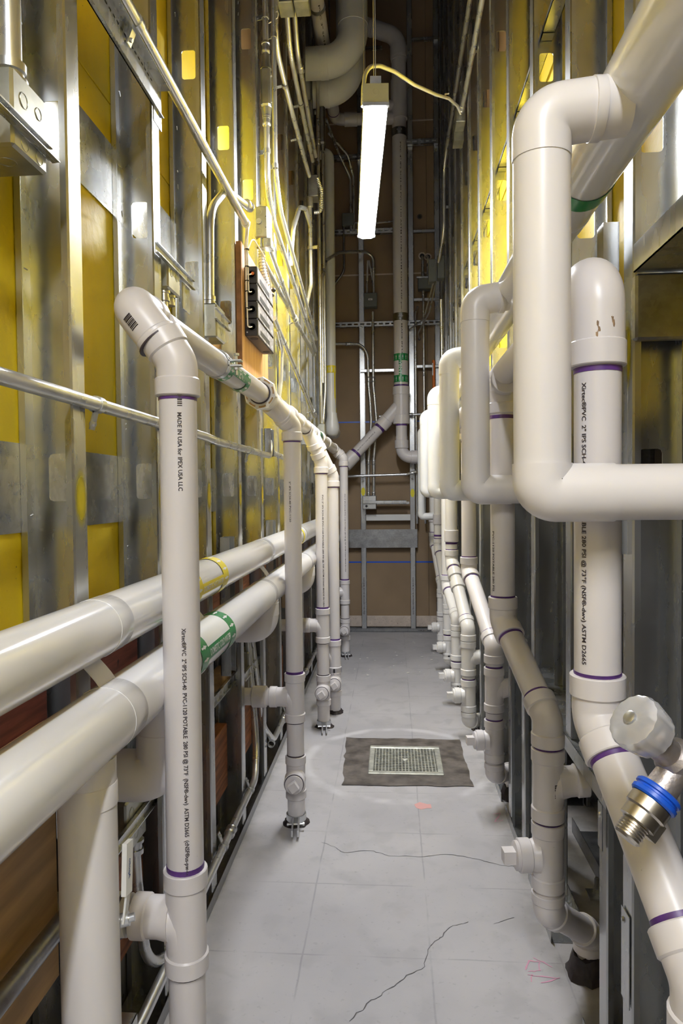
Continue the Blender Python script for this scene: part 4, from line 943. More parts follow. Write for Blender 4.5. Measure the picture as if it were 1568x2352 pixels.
for t in (0.10, 0.2): coupling(F1, Vector((fx-0.02, fy, 4.75)).lerp(Vector((fx-0.42, fy, 4.90)), t/0.43+0.25), (-0.42, 0, 0.16), 0.03, 0.066)
wrap_text(F1, 'PVC 4" IPS SCH-40 PVC-1120 ASTM D1785 ASTM D2665 NSF-pw-dwv MADE IN USA', 0.012, (fx, fy, 0), -Z3, (0.15, -1, 0), 0.0572, -3.9, 1.7)
wrap_text(F1, '3" SCH-40 PVC-1120 ASTM D2665 NSF', 0.012, s, e-s, (0.3, -1, 0.4), 0.0445, 0.08, 0.30)
K1 = bigpipe('beige pipe that runs in overhead then turns right to the vent stack', [(-0.424, 3.2, 4.08), (-0.424, 5.56, 4.08), (fx-0.05, 5.62, 4.10)], 0.0445, 0.08)
for y in (4.27, 5.15):
    m = MB(); m.lathe((-0.424, y-0.012, 4.08), Y3, [(0, 0.045), (0, 0.048), (0.03, 0.048), (0.03, 0.045)], 24, cap=False); m.lathe((-0.424, y, 4.128), Z3, [(0, 0.011), (0.03, 0.011), (0.03, 0.005), (1.5, 0.005)], 8); build('hanger_ring', m, 'galv_dark', K1)
primer(K1, (-0.424, 5.44, 4.08), Y3, 0.0445, 0.012); primer(K1, (-0.22, 5.59, 4.09), (1, 0.12, 0), 0.0445, 0.012)
coupling(K1, (-0.30, 5.575, 4.085), (1, 0.12, 0.04), 0.10, 0.052)
wrap_text(K1, 'PVC 3" SCH-40 ASTM D2665', 0.014, (-0.424, 0, 4.08), Y3, (0.4, 0, -1), 0.0445, 4.2, 0.9)
BI = bigpipe('huge white jacketed overhead pipe elbow turning into the left wall', [(-0.225, 4.55, 5.65), (-0.225, 4.55, 3.91), (-0.62, 4.55, 3.91)], 0.094, 0.19, 'jacket_far', 40, 'insulated_pipe')
build('jacket_lap', MB().lathe((-0.225, 4.55, 4.13), Z3, [(0, 0.0945), (0.001, 0.0965), (0.05, 0.096), (0.051, 0.0945)], 40), 'jacket_far', BI)
build('jacket_lap', MB().lathe((-0.435, 4.55, 3.91), X3, [(0, 0.0945), (0.001, 0.0965), (0.05, 0.096), (0.051, 0.0945)], 40), 'jacket_far', BI)
B2 = bigpipe('second jacketed overhead elbow just behind and below the huge one', [(-0.262, 4.86, 5.65), (-0.262, 4.86, 3.90), (-0.62, 4.86, 3.90)], 0.094, 0.18, 'jacket_far', 36, 'insulated_pipe')
build('jacket_lap', MB().lathe((-0.46, 4.86, 3.90), X3, [(0, 0.0945), (0.001, 0.0965), (0.05, 0.096), (0.051, 0.0945)], 40), 'jacket_far', B2)
F2 = bigpipe('slim white jacketed riser with yellow arrow bands in the far left corner', [(-0.56, 5.36, 3.72), (-0.453, 5.34, 3.72), (-0.453, 5.30, 1.72)], 0.0375, 0.045, 'jacket_far', 26, 'insulated_pipe')
m = MB(); m.lathe((-0.447, 5.28, 1.60), Z3, [(-0.02, 0.02), (0, 0.046), (0.03, 0.055), (0.06, 0.054), (0.13, 0.040), (0.16, 0.0375)], 26); m.sweep([(-0.447, 5.28, 1.625), (-0.447, 5.45, 1.625)], 0.05, 20); build('jacket_bulb', m, 'jacket_far', F2)
for z in (2.06, 1.745): 
    m = MB(); m.shell((-0.453, 5.305, z), Z3, (0, -1, 0), 0.0382, 0, 0.055, -2.2, 2.2, 0.0004, 20); lb = build('pipe_label', m, 'yellow_tape', F2); arrows(lb, (-0.453, 5.305, z), Z3, (0, -1, 0), 0.0386, 0, 0.055, [-0.9, -0.3, 0.3, 0.9])
m = MB(); m.shell((-0.453, 5.305, 1.80), Z3, (0, -1, 0), 0.0382, 0, 0.27, 0.75, 1.15, 0.0004, 6); build('pipe_label', m, 'yellow_tape', F2)

# ================================================================== HOSE VALVE BY THE RIGHT WALL
V = Vector((0.256, 0.745, 0.914))
HV = thing('hose_valve', 'brass hose valve with clear knob and blue ring jutting in at the right', 'valve', (0.38, 0.76, 0.88))
ax = Vector((-0.66, -0.30, 0.55)).normalized()            # the knob faces up and to the left
body = Vector((0.305, 0.762, 0.868))
m = MB(); m.sweep(fillet([body+ax*0.058, body, (0.345, 0.76, 0.852), (0.50, 0.76, 0.852)], 0.02, 6), 0.0155, 20, rf=None)
m.lathe(body-ax*0.012, ax, [(0, 0.014), (0.006, 0.021), (0.030, 0.021), (0.036, 0.016)], 20); m.lathe((0.352, 0.76, 0.852), X3, [(0, 0.018), (0.002, 0.0215), (0.03, 0.0215), (0.032, 0.018)], 6)
hv = build('body', m, 'rough_brass', HV)
m = MB(); kc = V; n = 16; prof = [(-0.022, 0.0215), (-0.020, 0.0265), (0.006, 0.0305), (0.012, 0.0285), (0.015, 0.022), (0.0155, 0.008)]
d0 = ax; u = d0.orthogonal().normalized(); v = d0.cross(u); N2 = 64; vs = []; fs = []
for (t, r) in prof:
    for k in range(N2):
        a = 2*math.pi*k/N2; rr = r*(1-0.035*(0.5+0.5*math.cos(a*16))) if r > 0.02 else r
        vs.append(kc+d0*t+(u*math.cos(a)+v*math.sin(a))*rr)
for i in range(len(prof)-1):
    for k in range(N2): fs.append((i*N2+k, i*N2+(k+1) % N2, (i+1)*N2+(k+1) % N2, (i+1)*N2+k))
fs += [tuple(range(N2))[::-1], tuple(range((len(prof)-1)*N2, len(prof)*N2))]
m.add(vs, fs); kn = build('knob', m, 'clear_plastic', HV, label='clear plastic knob')
m = MB(); m.lathe(kc+d0*0.0155, d0, [(0, 0.007), (0.003, 0.007), (0.004, 0.005)], 14); build('knob_screw', m, 'steel', kn)
m = MB(); m.lathe(kc-d0*0.03, d0, [(0, 0.007), (0.012, 0.007), (0.012, 0.011), (0.03, 0.011)], 14); build('stem', m, 'brass', HV)
od = Vector((-0.62, -0.25, -0.66)).normalized(); oc = body+Vector((-0.010, -0.006, -0.006))
m = MB(); m.lathe(oc, od, [(0, 0.016), (0.030, 0.017)], 20); build('outlet', m, 'rough_brass', HV)
m = MB(); m.lathe(oc+od*0.026, od, [(0, 0.016), (0.0, 0.0225), (0.002, 0.0245), (0.005, 0.0245), (0.006, 0.0225), (0.008, 0.0225), (0.009, 0.0245), (0.013, 0.0245), (0.015, 0.0225)], 32); build('blue_ring', m, 'blue', HV, label='bright blue ring')
m = MB(); m.lathe(oc+od*0.0415, od, [(0, 0.0215), (0.012, 0.0215), (0.014, 0.019), (0.026, 0.019), (0.027, 0.016)], 28); build('vacuum_breaker', m, 'brass', HV)
prof = [(0, 0.0125)]
for k in range(6): prof += [(0.001+k*0.003, 0.0135), (0.002+k*0.003, 0.0148), (0.003+k*0.003, 0.0135)]
m = MB(); m.lathe(oc+od*0.068, od, prof+[(0.0195, 0.012)], 26); build('hose_thread', m, 'brass', HV)
m = MB(); sd = od.cross(Vector((0, 1, 0))).normalized(); m.obox(oc+od*0.062+sd*0.018, od, sd, od.cross(sd), 0.010, 0.006, 0.007); build('set_screw_lug', m, 'brass', HV)
def lamp(label, p0, p1, w=0.086):
    p0, p1 = Vector(p0), Vector(p1); d = (p1-p0); L = d.length; d.normalize(); s = d.cross(Z3).normalized(); n = s.cross(d)
    r = thing('strip_light', label, 'lamp', (p0+p1)/2)
    m = MB(); m.obox((p0+p1)/2+n*0.040, d, s, n, L/2, w/2*0.98, 0.032); build('housing', m, 'fixture', r, smooth=False)
    m = MB(); poly = [(-w/2*0.97, 0.010), (w/2*0.97, 0.010), (w/2*0.9, -0.006), (w/2*0.5, -0.014), (-w/2*0.5, -0.014), (-w/2*0.9, -0.006)]
    m.prism(poly, p0+d*0.006, s, n, d, L-0.012); build('lens', m, 'lens', r, smooth=False)
    for p, q in ((p0, -1), (p1, 1)):
        m = MB(); m.obox(p+n*0.037+d*q*0.002, d, s, n, 0.004, w/2*1.03, 0.037)
        e = build('end_cap', m, 'fixture', r, smooth=False)
        m = MB(); m.obox(p+n*0.002+d*q*0.003, d, s, n, 0.007, w/2*1.05, 0.006); build('end_trim', m, 'steel', e, smooth=False)
        build('knockout', MB().lathe(p+n*0.045+d*q*0.006, d*q, [(0, 0.012), (0.0008, 0.0116), (0.0008, 0.0105), (0.0002, 0.0103)], 18), 'fixture', e)
        m = MB(); m.obox(p+n*0.088-d*q*0.012, d, s, n, 0.010, 0.019, 0.016); build('hanger_bracket', m, 'steel', r, smooth=False)
        a = p+n*0.104-d*q*0.012
        build('suspension_wire', MB().lathe(a, Z3, [(0, 0.0016), (ZT-a.z, 0.0016)], 6), 'steel', r)
        build('suspension_wire', MB().lathe(a-s*0.006, Z3, [(0, 0.0012), (ZT-a.z, 0.0012)], 6), 'wire_white', r)
    return r
lamp('bright suspended strip light hanging over the aisle', (-0.045, 2.4705, 2.498), (-0.1226, 3.683, 2.489))
lamp('unseen second strip light added above and behind the viewpoint to light the near pipes', (-0.02, -1.35, 2.50), (-0.03, -0.13, 2.495))  # added out of view, lights the near pipes from the front

# ================================================================== CONDUIT, BOXES, LEFT WALL
S = (0, 0, -1)
conduit('long steel conduit strapped straight along the left wall at eye level', [(-0.499, 0.25, 1.3135), (-0.499, 1.86, 1.3135), (-0.492, 1.94, 1.3075), (-0.492, 2.82, 1.311), (-0.505, 2.90, 1.42)], R=0.08, n=20,
        straps=[((-0.499, 1.165, 1.3135), Y3, (-0.25, 0.0, -1)), ((-0.499, 1.58, 1.3135), Y3, (-0.25, 0, -1)), ((-0.492, 2.39, 1.309), Y3, (-0.25, 0, -1))])
conduit('short bent conduit starting under the grey channel clip at the left', [(-0.506, 2.865, 1.40), (-0.50, 2.92, 1.33), (-0.488, 3.40, 1.315)], R=0.06)
c = conduit('bright open-ended conduit slanting down across the upper left studs', [(-0.480, 0.80, 2.062), (-0.480, 2.335, 2.062)], r=0.0122, n=20, straps=[((-0.480, 1.335, 2.062), Y3, (-0.4, 0, -1))])
build('bushing', MB().lathe((-0.480, 2.325, 2.062), Y3, [(0, 0.0130), (0.002, 0.0145), (0.016, 0.0145), (0.018, 0.012)], 16), 'white_plastic', c)
b = thing('support_bracket', 'slotted steel bracket bar below the open-ended conduit, top left', 'bracket', (-0.50, 1.1, 1.98))
m = MB(); m.box((-0.502, 0.70, 1.987), (-0.4995, 1.535, 2.047)); m.box((-0.502, 0.70, 2.0455), (-0.478, 1.535, 2.047)); m.box((-0.502, 1.485, 1.958), (-0.4995, 1.535, 1.987)); m.box((-0.502, 0.70, 1.987), (-0.494, 1.535, 1.9885))
build('bar', m, 'galv', b, smooth=False)
m = MB()
for k in range(38): m.box((-0.4996, 0.80+0.018*k, 2.033), (-0.4990, 0.809+0.018*k, 2.036))
o = build('perforations', m, 'black', b, smooth=False); o['kind'] = 'stuff'
build('hole', MB().lathe((-0.4994, 1.507, 1.985), X3, [(0, 0.006), (0.0004, 0.0058)], 12), 'yellow_paint', b)
# box at the top left
j = jbox('big square knockout box crossed by a bracket rail, top left corner', (-0.585, 0.915, 1.628), (-0.500, 1.008, 1.735), kos=[((-0.4999, 0.945, 1.64+0.062), X3, 0.011), ((-0.4999, 0.985, 1.705), X3, 0.009), ((-0.4999, 0.945, 1.643), X3, 0.010), ((-0.4999, 0.985, 1.643), X3, 0.010), ((-0.535, 0.9149, 1.68), -Y3, 0.012), ((-0.535, 0.96, 1.6279), -Z3, 0.014)])
m = MB(); m.box((-0.498, 0.45, 1.668), (-0.492, 1.012, 1.6705)); m.box((-0.498, 0.45, 1.652), (-0.492, 1.020, 1.6545)); m.box((-0.500, 0.45, 1.652), (-0.4985, 1.012, 1.6705)); m.box((-0.492, 0.45, 1.6525), (-0.486, 1.02, 1.654))
build('bracket_rail', m, 'galv', j, smooth=False)
conduit('fat vertical conduit entering the corner box from above', [(-0.530, 0.965, 1.755), (-0.530, 0.965, 3.6)], r=0.0165, n=18)
m = MB(); m.lathe((-0.530, 0.965, 1.735), Z3, [(0, 0.024), (0.008, 0.024), (0.008, 0.019), (0.016, 0.019), (0.018, 0.022), (0.030, 0.022), (0.032, 0.018)], 16); build('connector', m, 'steel', j)
# second box below the strap of stud two
j = jbox('small steel box on a bracket rail just right of the second stud', (-0.545, 1.575, 1.630), (-0.503, 1.665, 1.705), kos=[((-0.5029, 1.60, 1.67), X3, 0.009), ((-0.5029, 1.64, 1.67), X3, 0.009)])
m = MB(); m.box((-0.502, 1.49, 1.700), (-0.496, 1.770, 1.7025)); m.box((-0.502, 1.49, 1.680), (-0.496, 1.775, 1.6825)); m.box((-0.504, 1.49, 1.680), (-0.5025, 1.77, 1.7025)); m.cbox((-0.51, 1.70, 1.615), (-0.507, 1.76, 1.68), 0.001)
build('bracket_rail', m, 'galv', j, smooth=False)
for y in (1.60, 1.64):
    m = MB(); m.lathe((-0.522, y, 1.630), -Z3, [(0, 0.0145), (0.006, 0.0145), (0.007, 0.0115), (0.016, 0.0115), (0.016, 0.0135), (0.024, 0.0135), (0.025, 0.0105)], 14); build('connector', m, 'steel', j)
conduit('two short conduits dropping from the small box near the second stud', [(-0.522, 1.60, 1.606), (-0.522, 1.60, 1.10)], r=0.0092, group='drops under the small box')['label'] = 'short thin conduit dropping from the small box behind the curved pipe top'
# third box
j = jbox('steel box with a diagonal rail in front of the fourth stud bay', (-0.530, 1.930, 1.595), (-0.481, 2.030, 1.690), kos=[((-0.505, 1.9299, 1.625), -Y3, 0.008), ((-0.4809, 1.96, 1.66), X3, 0.010), ((-0.4809, 2.0, 1.66), X3, 0.008), ((-0.4809, 1.98, 1.62), X3, 0.010)])
m = MB(); m.box((-0.479, 1.90, 1.667), (-0.473, 2.065, 1.6695)); m.box((-0.479, 1.90, 1.640), (-0.473, 2.065, 1.6425)); m.box((-0.4805, 1.90, 1.640), (-0.479, 2.06, 1.6695)); build('bracket_rail', m, 'galv', j, smooth=False)
m = MB(); m.lathe((-0.505, 1.955, 1.690), Z3, [(0, 0.0165), (0.006, 0.0165), (0.007, 0.013), (0.012, 0.013), (0.013, 0.0155), (0.024, 0.0155), (0.025, 0.012)], 14); build('connector', m, 'steel', j)
build('blocking', MB().cbox((LB+0.002, 2.06, 1.555), (LB+0.045, 2.30, 1.655), 0.002), 'orange' if False else 'wood_tan', WL, smooth=False)
conduit('bent conduit rising from the diagonal-rail box to the open-ended one', [(-0.505, 1.955, 1.715), (-0.505, 1.965, 1.96), (-0.492, 2.11, 2.075), (-0.462, 2.33, 2.105)], R=0.13, n=16, couplings=[((-0.464, 2.30, 2.104), (0.1, 1, 0.1))])
# plywood board with black control modules
BD = thing('backboard', 'plywood board screwed to the left studs behind black modules', 'board', (-0.50, 2.31, 1.57))
build('panel', MB().cbox((-0.509, 2.31, 1.575), (-0.491, 2.795, 1.995), 0.0012), 'plywood', BD, smooth=False)
build('edge_face', MB().box((-0.5085, 2.3085, 1.576), (-0.4915, 2.3102, 1.994)), 'plywood_edge', BD, smooth=False)
zt = 1.925
pos = ['topmost', 'second from top', 'third from top', 'bottom']
for k in range(4):
    z1 = zt-0.0585*k; z0 = z1-0.0575
    t = thing('control_module', '%s of the four stacked black control modules on plywood' % pos[k], 'electrical box', (-0.47, 2.5, z0), 'black control modules on the plywood')
    build('case', MB().cbox((-0.4905, 2.355, z0), (-0.4475, 2.675, z1), 0.002), 'black_box', t, smooth=False)
    build('face_plate', MB().cbox((-0.4478, 2.362, z0+0.004), (-0.4462, 2.668, z1-0.004), 0.0005), 'grey_plate', t, smooth=False)
    m = MB(); m.box((-0.4463, 2.40, z0+0.012), (-0.4457, 2.58, z0+0.028)); build('label_strip', m, 'black', t, smooth=False)
    m = MB(); m.lathe((-0.466, 2.3555, z0+0.03), -Y3, [(0, 0.0145), (0.003, 0.0145), (0.003, 0.0115), (0.0005, 0.011)], 16); g = build('grommet', m, 'black', t)
    if k == 0: build('indicator', MB().lathe((-0.462, 2.354, z0+0.033), -Y3, [(0, 0.006), (0.002, 0.005)], 10), 'orange', t)
    if k == 3:
        for y in (2.40, 2.63): build('knockout', MB().lathe((-0.468, y, z0-0.0001), -Z3, [(0, 0.014), (0.001, 0.0135), (0.001, 0.0125), (0.0002, 0.012)], 16), 'black', t)
        build('screw', MB().lathe((-0.483, 2.3545, z0+0.012), -Y3, [(0, 0.003), (0.002, 0.002)], 8), 'steel', t)
WB = thing('cable_bundle', 'bundle of cream wires looping down beside the black modules', 'cable', (-0.476, 2.335, 1.70))
for i in range(5):
    dx = -0.481+0.0042*(i % 3); dy = 2.338-0.005*(i//2)
    zz = [1.955, 1.895, 1.836, 1.778, 1.72][i] if i else 1.895
    z_end = (zt-0.0585*max(0, i-1))-0.0275
    pts = [(-0.478+0.002*i, 2.345+0.004*i, 2.075), (dx-0.002, dy, 1.99), (dx, dy, z_end+0.045), (dx+0.002, dy-0.004, z_end-0.008), (-0.466, 2.335, z_end-0.006), (-0.466, 2.352, z_end)]
    build('wire', MB().sweep(fillet(pts, 0.02, 5), 0.0021, 7), 'wire_white', WB)
for (a, b_) in (((-0.474, 2.34, 1.975), (-0.452, 2.66, 1.905)), ((-0.474, 2.345, 1.98), (-0.452, 2.70, 1.945))):
    pts = [a, (-0.466, 2.38, 2.03), (-0.455, 2.52, 2.02), (-0.449, 2.62, 1.96), b_]
    build('wire', MB().sweep(fillet(pts, 0.06, 6), 0.0021, 7), 'wire_white', WB)
for z in (1.972, 1.915, 1.868, 1.833, 1.777, 1.72):
    build('cable_tie', MB().lathe((-0.4765, 2.334, z), (0.1, 0, 1), [(0, 0.0085), (0.003, 0.0085)], 10), 'black', WB)
for y in (2.665, 2.705):
    build('grommet', MB().lathe((-0.452, y-0.012, 1.915+0.03*(y > 2.69)), (0.3, 1, -0.2), [(0, 0.007), (0.012, 0.009), (0.014, 0.006)], 10), 'black', WB)
# square box with three knockouts, its flexible tail
j = jbox('tan steel box with three round knockouts facing the aisle above the plywood', (-0.500, 2.60, 2.110), (-0.452, 2.70, 2.225), kos=[((-0.484, 2.5999, 2.203), -Y3, 0.010), ((-0.484, 2.5999, 2.168), -Y3, 0.011), ((-0.484, 2.5999, 2.132), -Y3, 0.010)])
build('locknut', MB().lathe((-0.484, 2.598, 2.168), -Y3, [(0, 0.0105), (0.003, 0.0105), (0.003, 0.006)], 8), 'steel', j)
build('screw', MB().lathe((-0.458, 2.599, 2.185), -Y3, [(0, 0.002), (0.001, 0.002)], 6), 'black', j); build('screw', MB().lathe((-0.458, 2.599, 2.145), -Y3, [(0, 0.002), (0.001, 0.002)], 6), 'black', j)
m = MB(); m.lathe((-0.480, 2.62, 2.110), -Z3, [(0, 0.015), (0.02, 0.015), (0.022, 0.018), (0.034, 0.018), (0.036, 0.012)], 12); build('connector', m, 'steel', j)
m = MB(); m.cbox((-0.470, 2.60, 2.075), (-0.440, 2.66, 2.108), 0.002); build('side_lug', m, 'galv', j)
fx_ = thing('flex_conduit', 'ribbed flexible metal tail hanging from the tan three-knockout box', 'conduit', (-0.47, 2.63, 1.93)); build('tube', flex([(-0.480, 2.62, 2.078), (-0.478, 2.625, 2.0), (-0.462, 2.66, 1.93)], 0.0125, 0.010, 12), 'flex_metal', fx_)
# long conduit runs higher up on the left studs
def lrun(label, pts, **k): return conduit(label, pts, **k)
L0 = -0.478
lrun('vertical conduit pair, thicker one, with a cast elbow fitting high on the left', [(L0, 2.76, 5.2), (L0, 2.76, 2.36), (L0+0.004, 2.86, 2.27), (-0.462, 4.30, 2.03)], R=0.16, couplings=[((L0, 2.76, 2.90), Z3), ((L0, 2.76, 2.62), Z3)], straps=[((L0, 2.76, 3.02), Z3, (-1, 0.3, 0)), ((L0, 2.76, 2.50), Z3, (-1, 0.3, 0))])
m = MB(); m.cbox((L0-0.019, 2.735, 2.665), (L0+0.019, 2.785, 2.815), 0.008); m.lathe((L0, 2.76, 2.815), Z3, [(0, 0.022), (0.03, 0.017), (0.055, 0.017)], 16); m.lathe((L0, 2.76, 2.665), -Z3, [(0, 0.021), (0.03, 0.016), (0.04, 0.016)], 16)
cb = build('cast_fitting', m, 'box_steel', None, (L0, 2.76, 2.66)); tag(cb, 'cast conduit body on the thicker vertical conduit, high left', 'electrical fitting')
for z in (2.68, 2.80): pass
build('cover_screw', MB().lathe((L0+0.019, 2.76, 2.69), X3, [(0, 0.005), (0.004, 0.004)], 8), 'steel', cb); build('cover_screw', MB().lathe((L0+0.019, 2.76, 2.79), X3, [(0, 0.005), (0.004, 0.004)], 8), 'steel', cb)
lrun('thinner vertical conduit close beside the one with the cast fitting', [(L0+0.026, 2.80, 5.2), (L0+0.026, 2.80, 2.44), (L0+0.026, 2.92, 2.33), (-0.455, 4.30, 2.10)], r=0.0095, R=0.16, straps=[((L0+0.026, 2.80, 2.46), Z3, (-1, 0.3, 0)), ((L0+0.026, 2.80, 2.97), Z3, (-1, 0.3, 0))])
lrun('level conduit leaving from behind the flexible tail toward the far end', [(-0.480, 2.66, 2.035), (-0.480, 4.40, 2.025)], straps=[((-0.480, 2.96, 2.035), Y3, (-1, 0, -0.4)), ((-0.480, 3.56, 2.032), Y3, (-1, 0, -0.4))])
lrun('sloping conduit from the side lug down to a short coupling, left', [(-0.468, 2.68, 2.11), (-0.468, 3.50, 2.00)], couplings=[((-0.468, 3.42, 2.01), (0, 1, -0.13))], straps=[((-0.468, 3.0, 2.067), (0, 1, -0.13), (-1, 0, -0.3))])
lrun('lower sloping conduit that ends in a clip beside the far riser', [(-0.484, 2.90, 1.885), (-0.470, 4.30, 1.63)], straps=[((-0.482, 3.15, 1.84), (0, 1, -0.18), (-1, 0, -0.4)), ((-0.470, 4.2, 1.65), (0, 1, -0.18), (-1, 0, -0.4))])
lrun('bent conduit curling from the lower sloping run back into a stud', [(-0.487, 3.00, 1.86), (-0.487, 3.12, 1.80), (-0.50, 3.16, 1.66), (-0.52, 3.16, 1.50)], R=0.07)
# upper bundle
lrun('upper conduit with a wide kink, left of the overhead boxes', [(-0.455, 2.92, 5.2), (-0.455, 2.92, 3.32), (-0.475, 2.97, 3.05), (-0.462, 3.35, 2.98), (-0.452, 3.98, 2.945)], R=0.14, straps=[((-0.47, 3.20, 3.005), (0, 1, -0.1), (-1, 0, -0.2)), ((-0.458, 3.60, 2.965), (0, 1, -0.06), (-1, 0, -0.2))])
lrun('upper conduit running straight past the overhead boxes to the far flex', [(-0.440, 3.02, 5.2), (-0.440, 3.02, 3.35), (-0.442, 3.2, 3.14), (-0.438, 4.05, 3.06)], R=0.14, couplings=[((-0.440, 3.02, 3.42), Z3)], straps=[((-0.440, 3.55, 3.105), (0, 1, -0.09), (-1, 0, -0.2))])
lrun('third upper conduit in the bundle, farthest from the wall', [(-0.420, 3.12, 5.2), (-0.420, 3.12, 3.45), (-0.424, 3.3, 3.22), (-0.425, 4.08, 3.10)], R=0.14, couplings=[((-0.423, 3.42, 3.205), (0, 1, -0.15))])
j = jbox('pair of steel boxes hung overhead, the nearer one', (-0.470, 3.00, 3.235), (-0.405, 3.10, 3.34), kos=[((-0.44, 2.9999, 3.265), -Y3, 0.012), ((-0.44, 2.9999, 3.31), -Y3, 0.012)], group='overhead boxes'); j['label'] = 'overhead steel box at the top edge, the left one of the pair'
j = jbox('x', (-0.400, 3.00, 3.235), (-0.335, 3.10, 3.34), kos=[((-0.37, 2.9999, 3.265), -Y3, 0.012), ((-0.37, 2.9999, 3.31), -Y3, 0.012)], group='overhead boxes'); j['label'] = 'overhead steel box at the top edge, the right one of the pair'
zt_ = thing('tie_stub', 'cream cable tie looped round the kinked upper conduit', 'cable tie', (-0.47, 2.93, 3.10))
build('loop', MB().sweep([(-0.49, 2.90, 3.085), (-0.47, 2.90, 3.095), (-0.452, 2.90, 3.105), (-0.447, 2.90, 3.12), (-0.452, 2.90, 3.132), (-0.462, 2.90, 3.128), (-0.463, 2.90, 3.112)], 0.0022, 6), 'wire_white', zt_)
j = jbox('dark steel box on the left studs level with the lamp end, fed by two conduits', (-0.465, 4.02, 2.85), (-0.405, 4.12, 2.97), material='galv_dark')
m = MB(); m.lathe((-0.45, 4.0, 2.83), -Z3, [(0, 0.016), (0.05, 0.016)], 12); build('connector', m, 'steel', j)
f_ = thing('flex_conduit', 'small ribbed flexible loop under the dark box level with the lamp', 'conduit', (-0.40, 4.05, 2.75)); build('tube', flex([(-0.41, 4.03, 2.95), (-0.385, 4.02, 2.88), (-0.39, 4.02, 2.76), (-0.43, 4.03, 2.76)], 0.0105, 0.010, 9), 'emt', f_)
lrun('vertical conduit falling from the dark box beside the far riser', [(-0.452, 4.0, 2.80), (-0.452, 4.02, 2.35), (-0.49, 4.06, 2.22)], R=0.10, straps=[((-0.452, 4.0, 2.55), Z3, (1, -0.3, 0))])
lrun('hooped conduit arching out of the studs near the far riser', [(-0.5050, 3.5686, 2.3152), (-0.4850, 3.5366, 2.4886), (-0.4620, 3.6252, 2.6292), (-0.4500, 3.7694, 2.6796), (-0.4400, 3.9211, 2.6415)], R=0.07)
lrun('tall thin conduit standing just left of the slim far riser', [(-0.462, 4.62, 5.2), (-0.462, 4.62, 1.80), (-0.462, 4.66, 1.62)], R=0.1, couplings=[((-0.462, 4.62, 3.45), Z3)])
lrun('second tall thin conduit left of the slim far riser', [(-0.448, 4.78, 3.64), (-0.448, 4.78, 1.86), (-0.462, 4.74, 1.62)], R=0.1, r=0.0095)
m = MB(); m.cbox((-0.468, 4.74, 3.50), (-0.428, 4.80, 3.75), 0.01); m.lathe((-0.448, 4.77, 3.50), -Z3, [(0, 0.022), (0.04, 0.014)], 14); m.sweep([(-0.46, 4.77, 3.72), (-0.50, 4.77, 3.72)], 0.014, 12)
tag(build('cast_fitting', m, 'galv_dark', None, (-0.448, 4.77, 3.5)), 'dark cast conduit body high beside the overhead elbow', 'electrical fitting')
j = jbox('small steel junction box near the end wall at vent height, conduits above and below', (-0.49, 4.60, 1.535), (-0.435, 4.70, 1.615), kos=[((-0.4349, 4.63, 1.575), X3, 0.010)])
lrun('conduit dropping from the small junction box to behind the pipes', [(-0.465, 4.65, 1.53), (-0.465, 4.65, 0.6)])
lrun('little conduit arc springing from the small junction box to the left', [(-0.485, 4.62, 1.60), (-0.48, 4.45, 1.67), (-0.49, 4.30, 1.60), (-0.50, 4.27, 1.42)], R=0.1, r=0.0085)
# clips and small white boxes down the studs, mid left
for i, (y, z) in enumerate(((2.93, 1.62), (3.28, 1.53), (3.66, 1.47), (4.03, 1.44))):
    m = MB(); m.box((-0.530, y, z), (-0.528, y+0.07, z+0.075)); m.box((-0.530, y, z), (-0.50, y+0.07, z+0.002)); m.box((-0.530, y+0.068, z), (-0.50, y+0.07, z+0.075))
    tag(build('angle_clip', m, 'galv', None, (-0.53, y, z), smooth=False), ['white-lit steel angle clip right of the plywood', 'steel angle clip one stud beyond the plywood clip', 'steel angle clip two studs beyond the plywood clip', 'farthest steel angle clip in the left studs above the vent pipe'][i], 'bracket', 'angle clips in the left studs')
# low left
j = jbox('knockout box low at the left, a steel rail across its front', (-0.590, 1.36, 0.425), (-0.540, 1.475, 0.535), kos=[((-0.5399, 1.39, 0.505), X3, 0.012), ((-0.5399, 1.45, 0.455), X3, 0.010), ((-0.5399, 1.415, 0.45), X3, 0.010), ((-0.565, 1.3599, 0.48), -Y3, 0.014)])
m = MB(); m.box((-0.536, 1.20, 0.492), (-0.530, 1.545, 0.4945)); m.box((-0.536, 1.20, 0.467), (-0.530, 1.545, 0.4695)); m.box((-0.538, 1.20, 0.467), (-0.5365, 1.545, 0.4945)); build('bracket_rail', m, 'galv', j, smooth=False)
m = MB(); m.lathe((-0.553, 1.44, 0.425), -Z3, [(0, 0.019), (0.006, 0.019), (0.006, 0.015), (0.02, 0.015), (0.02, 0.018), (0.03, 0.018)], 14); build('connector', m, 'steel', j)
conduit('bent conduit curving down from the low left box behind the tee', [(-0.553, 1.44, 0.40), (-0.550, 1.44, 0.335), (-0.525, 1.42, 0.16), (-0.50, 1.52, 0.127), (-0.498, 1.60, 0.127)], R=0.09, n=16)
conduit('dark conduit crossing the bottom left corner in front of the tan board', [(-0.520, 0.35, 0.505), (-0.520, 1.11, 0.492)], r=0.0155, n=18, material='galv_dark')
conduit('conduit running just above the floor along the left track, rising at its end', [(-0.498, 0.55, 0.124), (-0.498, 2.46, 0.134), (-0.520, 2.60, 0.22), (-0.555, 2.63, 0.62)], R=0.14, n=16,
        straps=[((-0.498, 1.985, 0.131), Y3, (-0.35, 0, 1)), ((-0.498, 2.37, 0.133), Y3, (-0.35, 0, 1))], couplings=[((-0.498, 2.075, 0.132), Y3)])
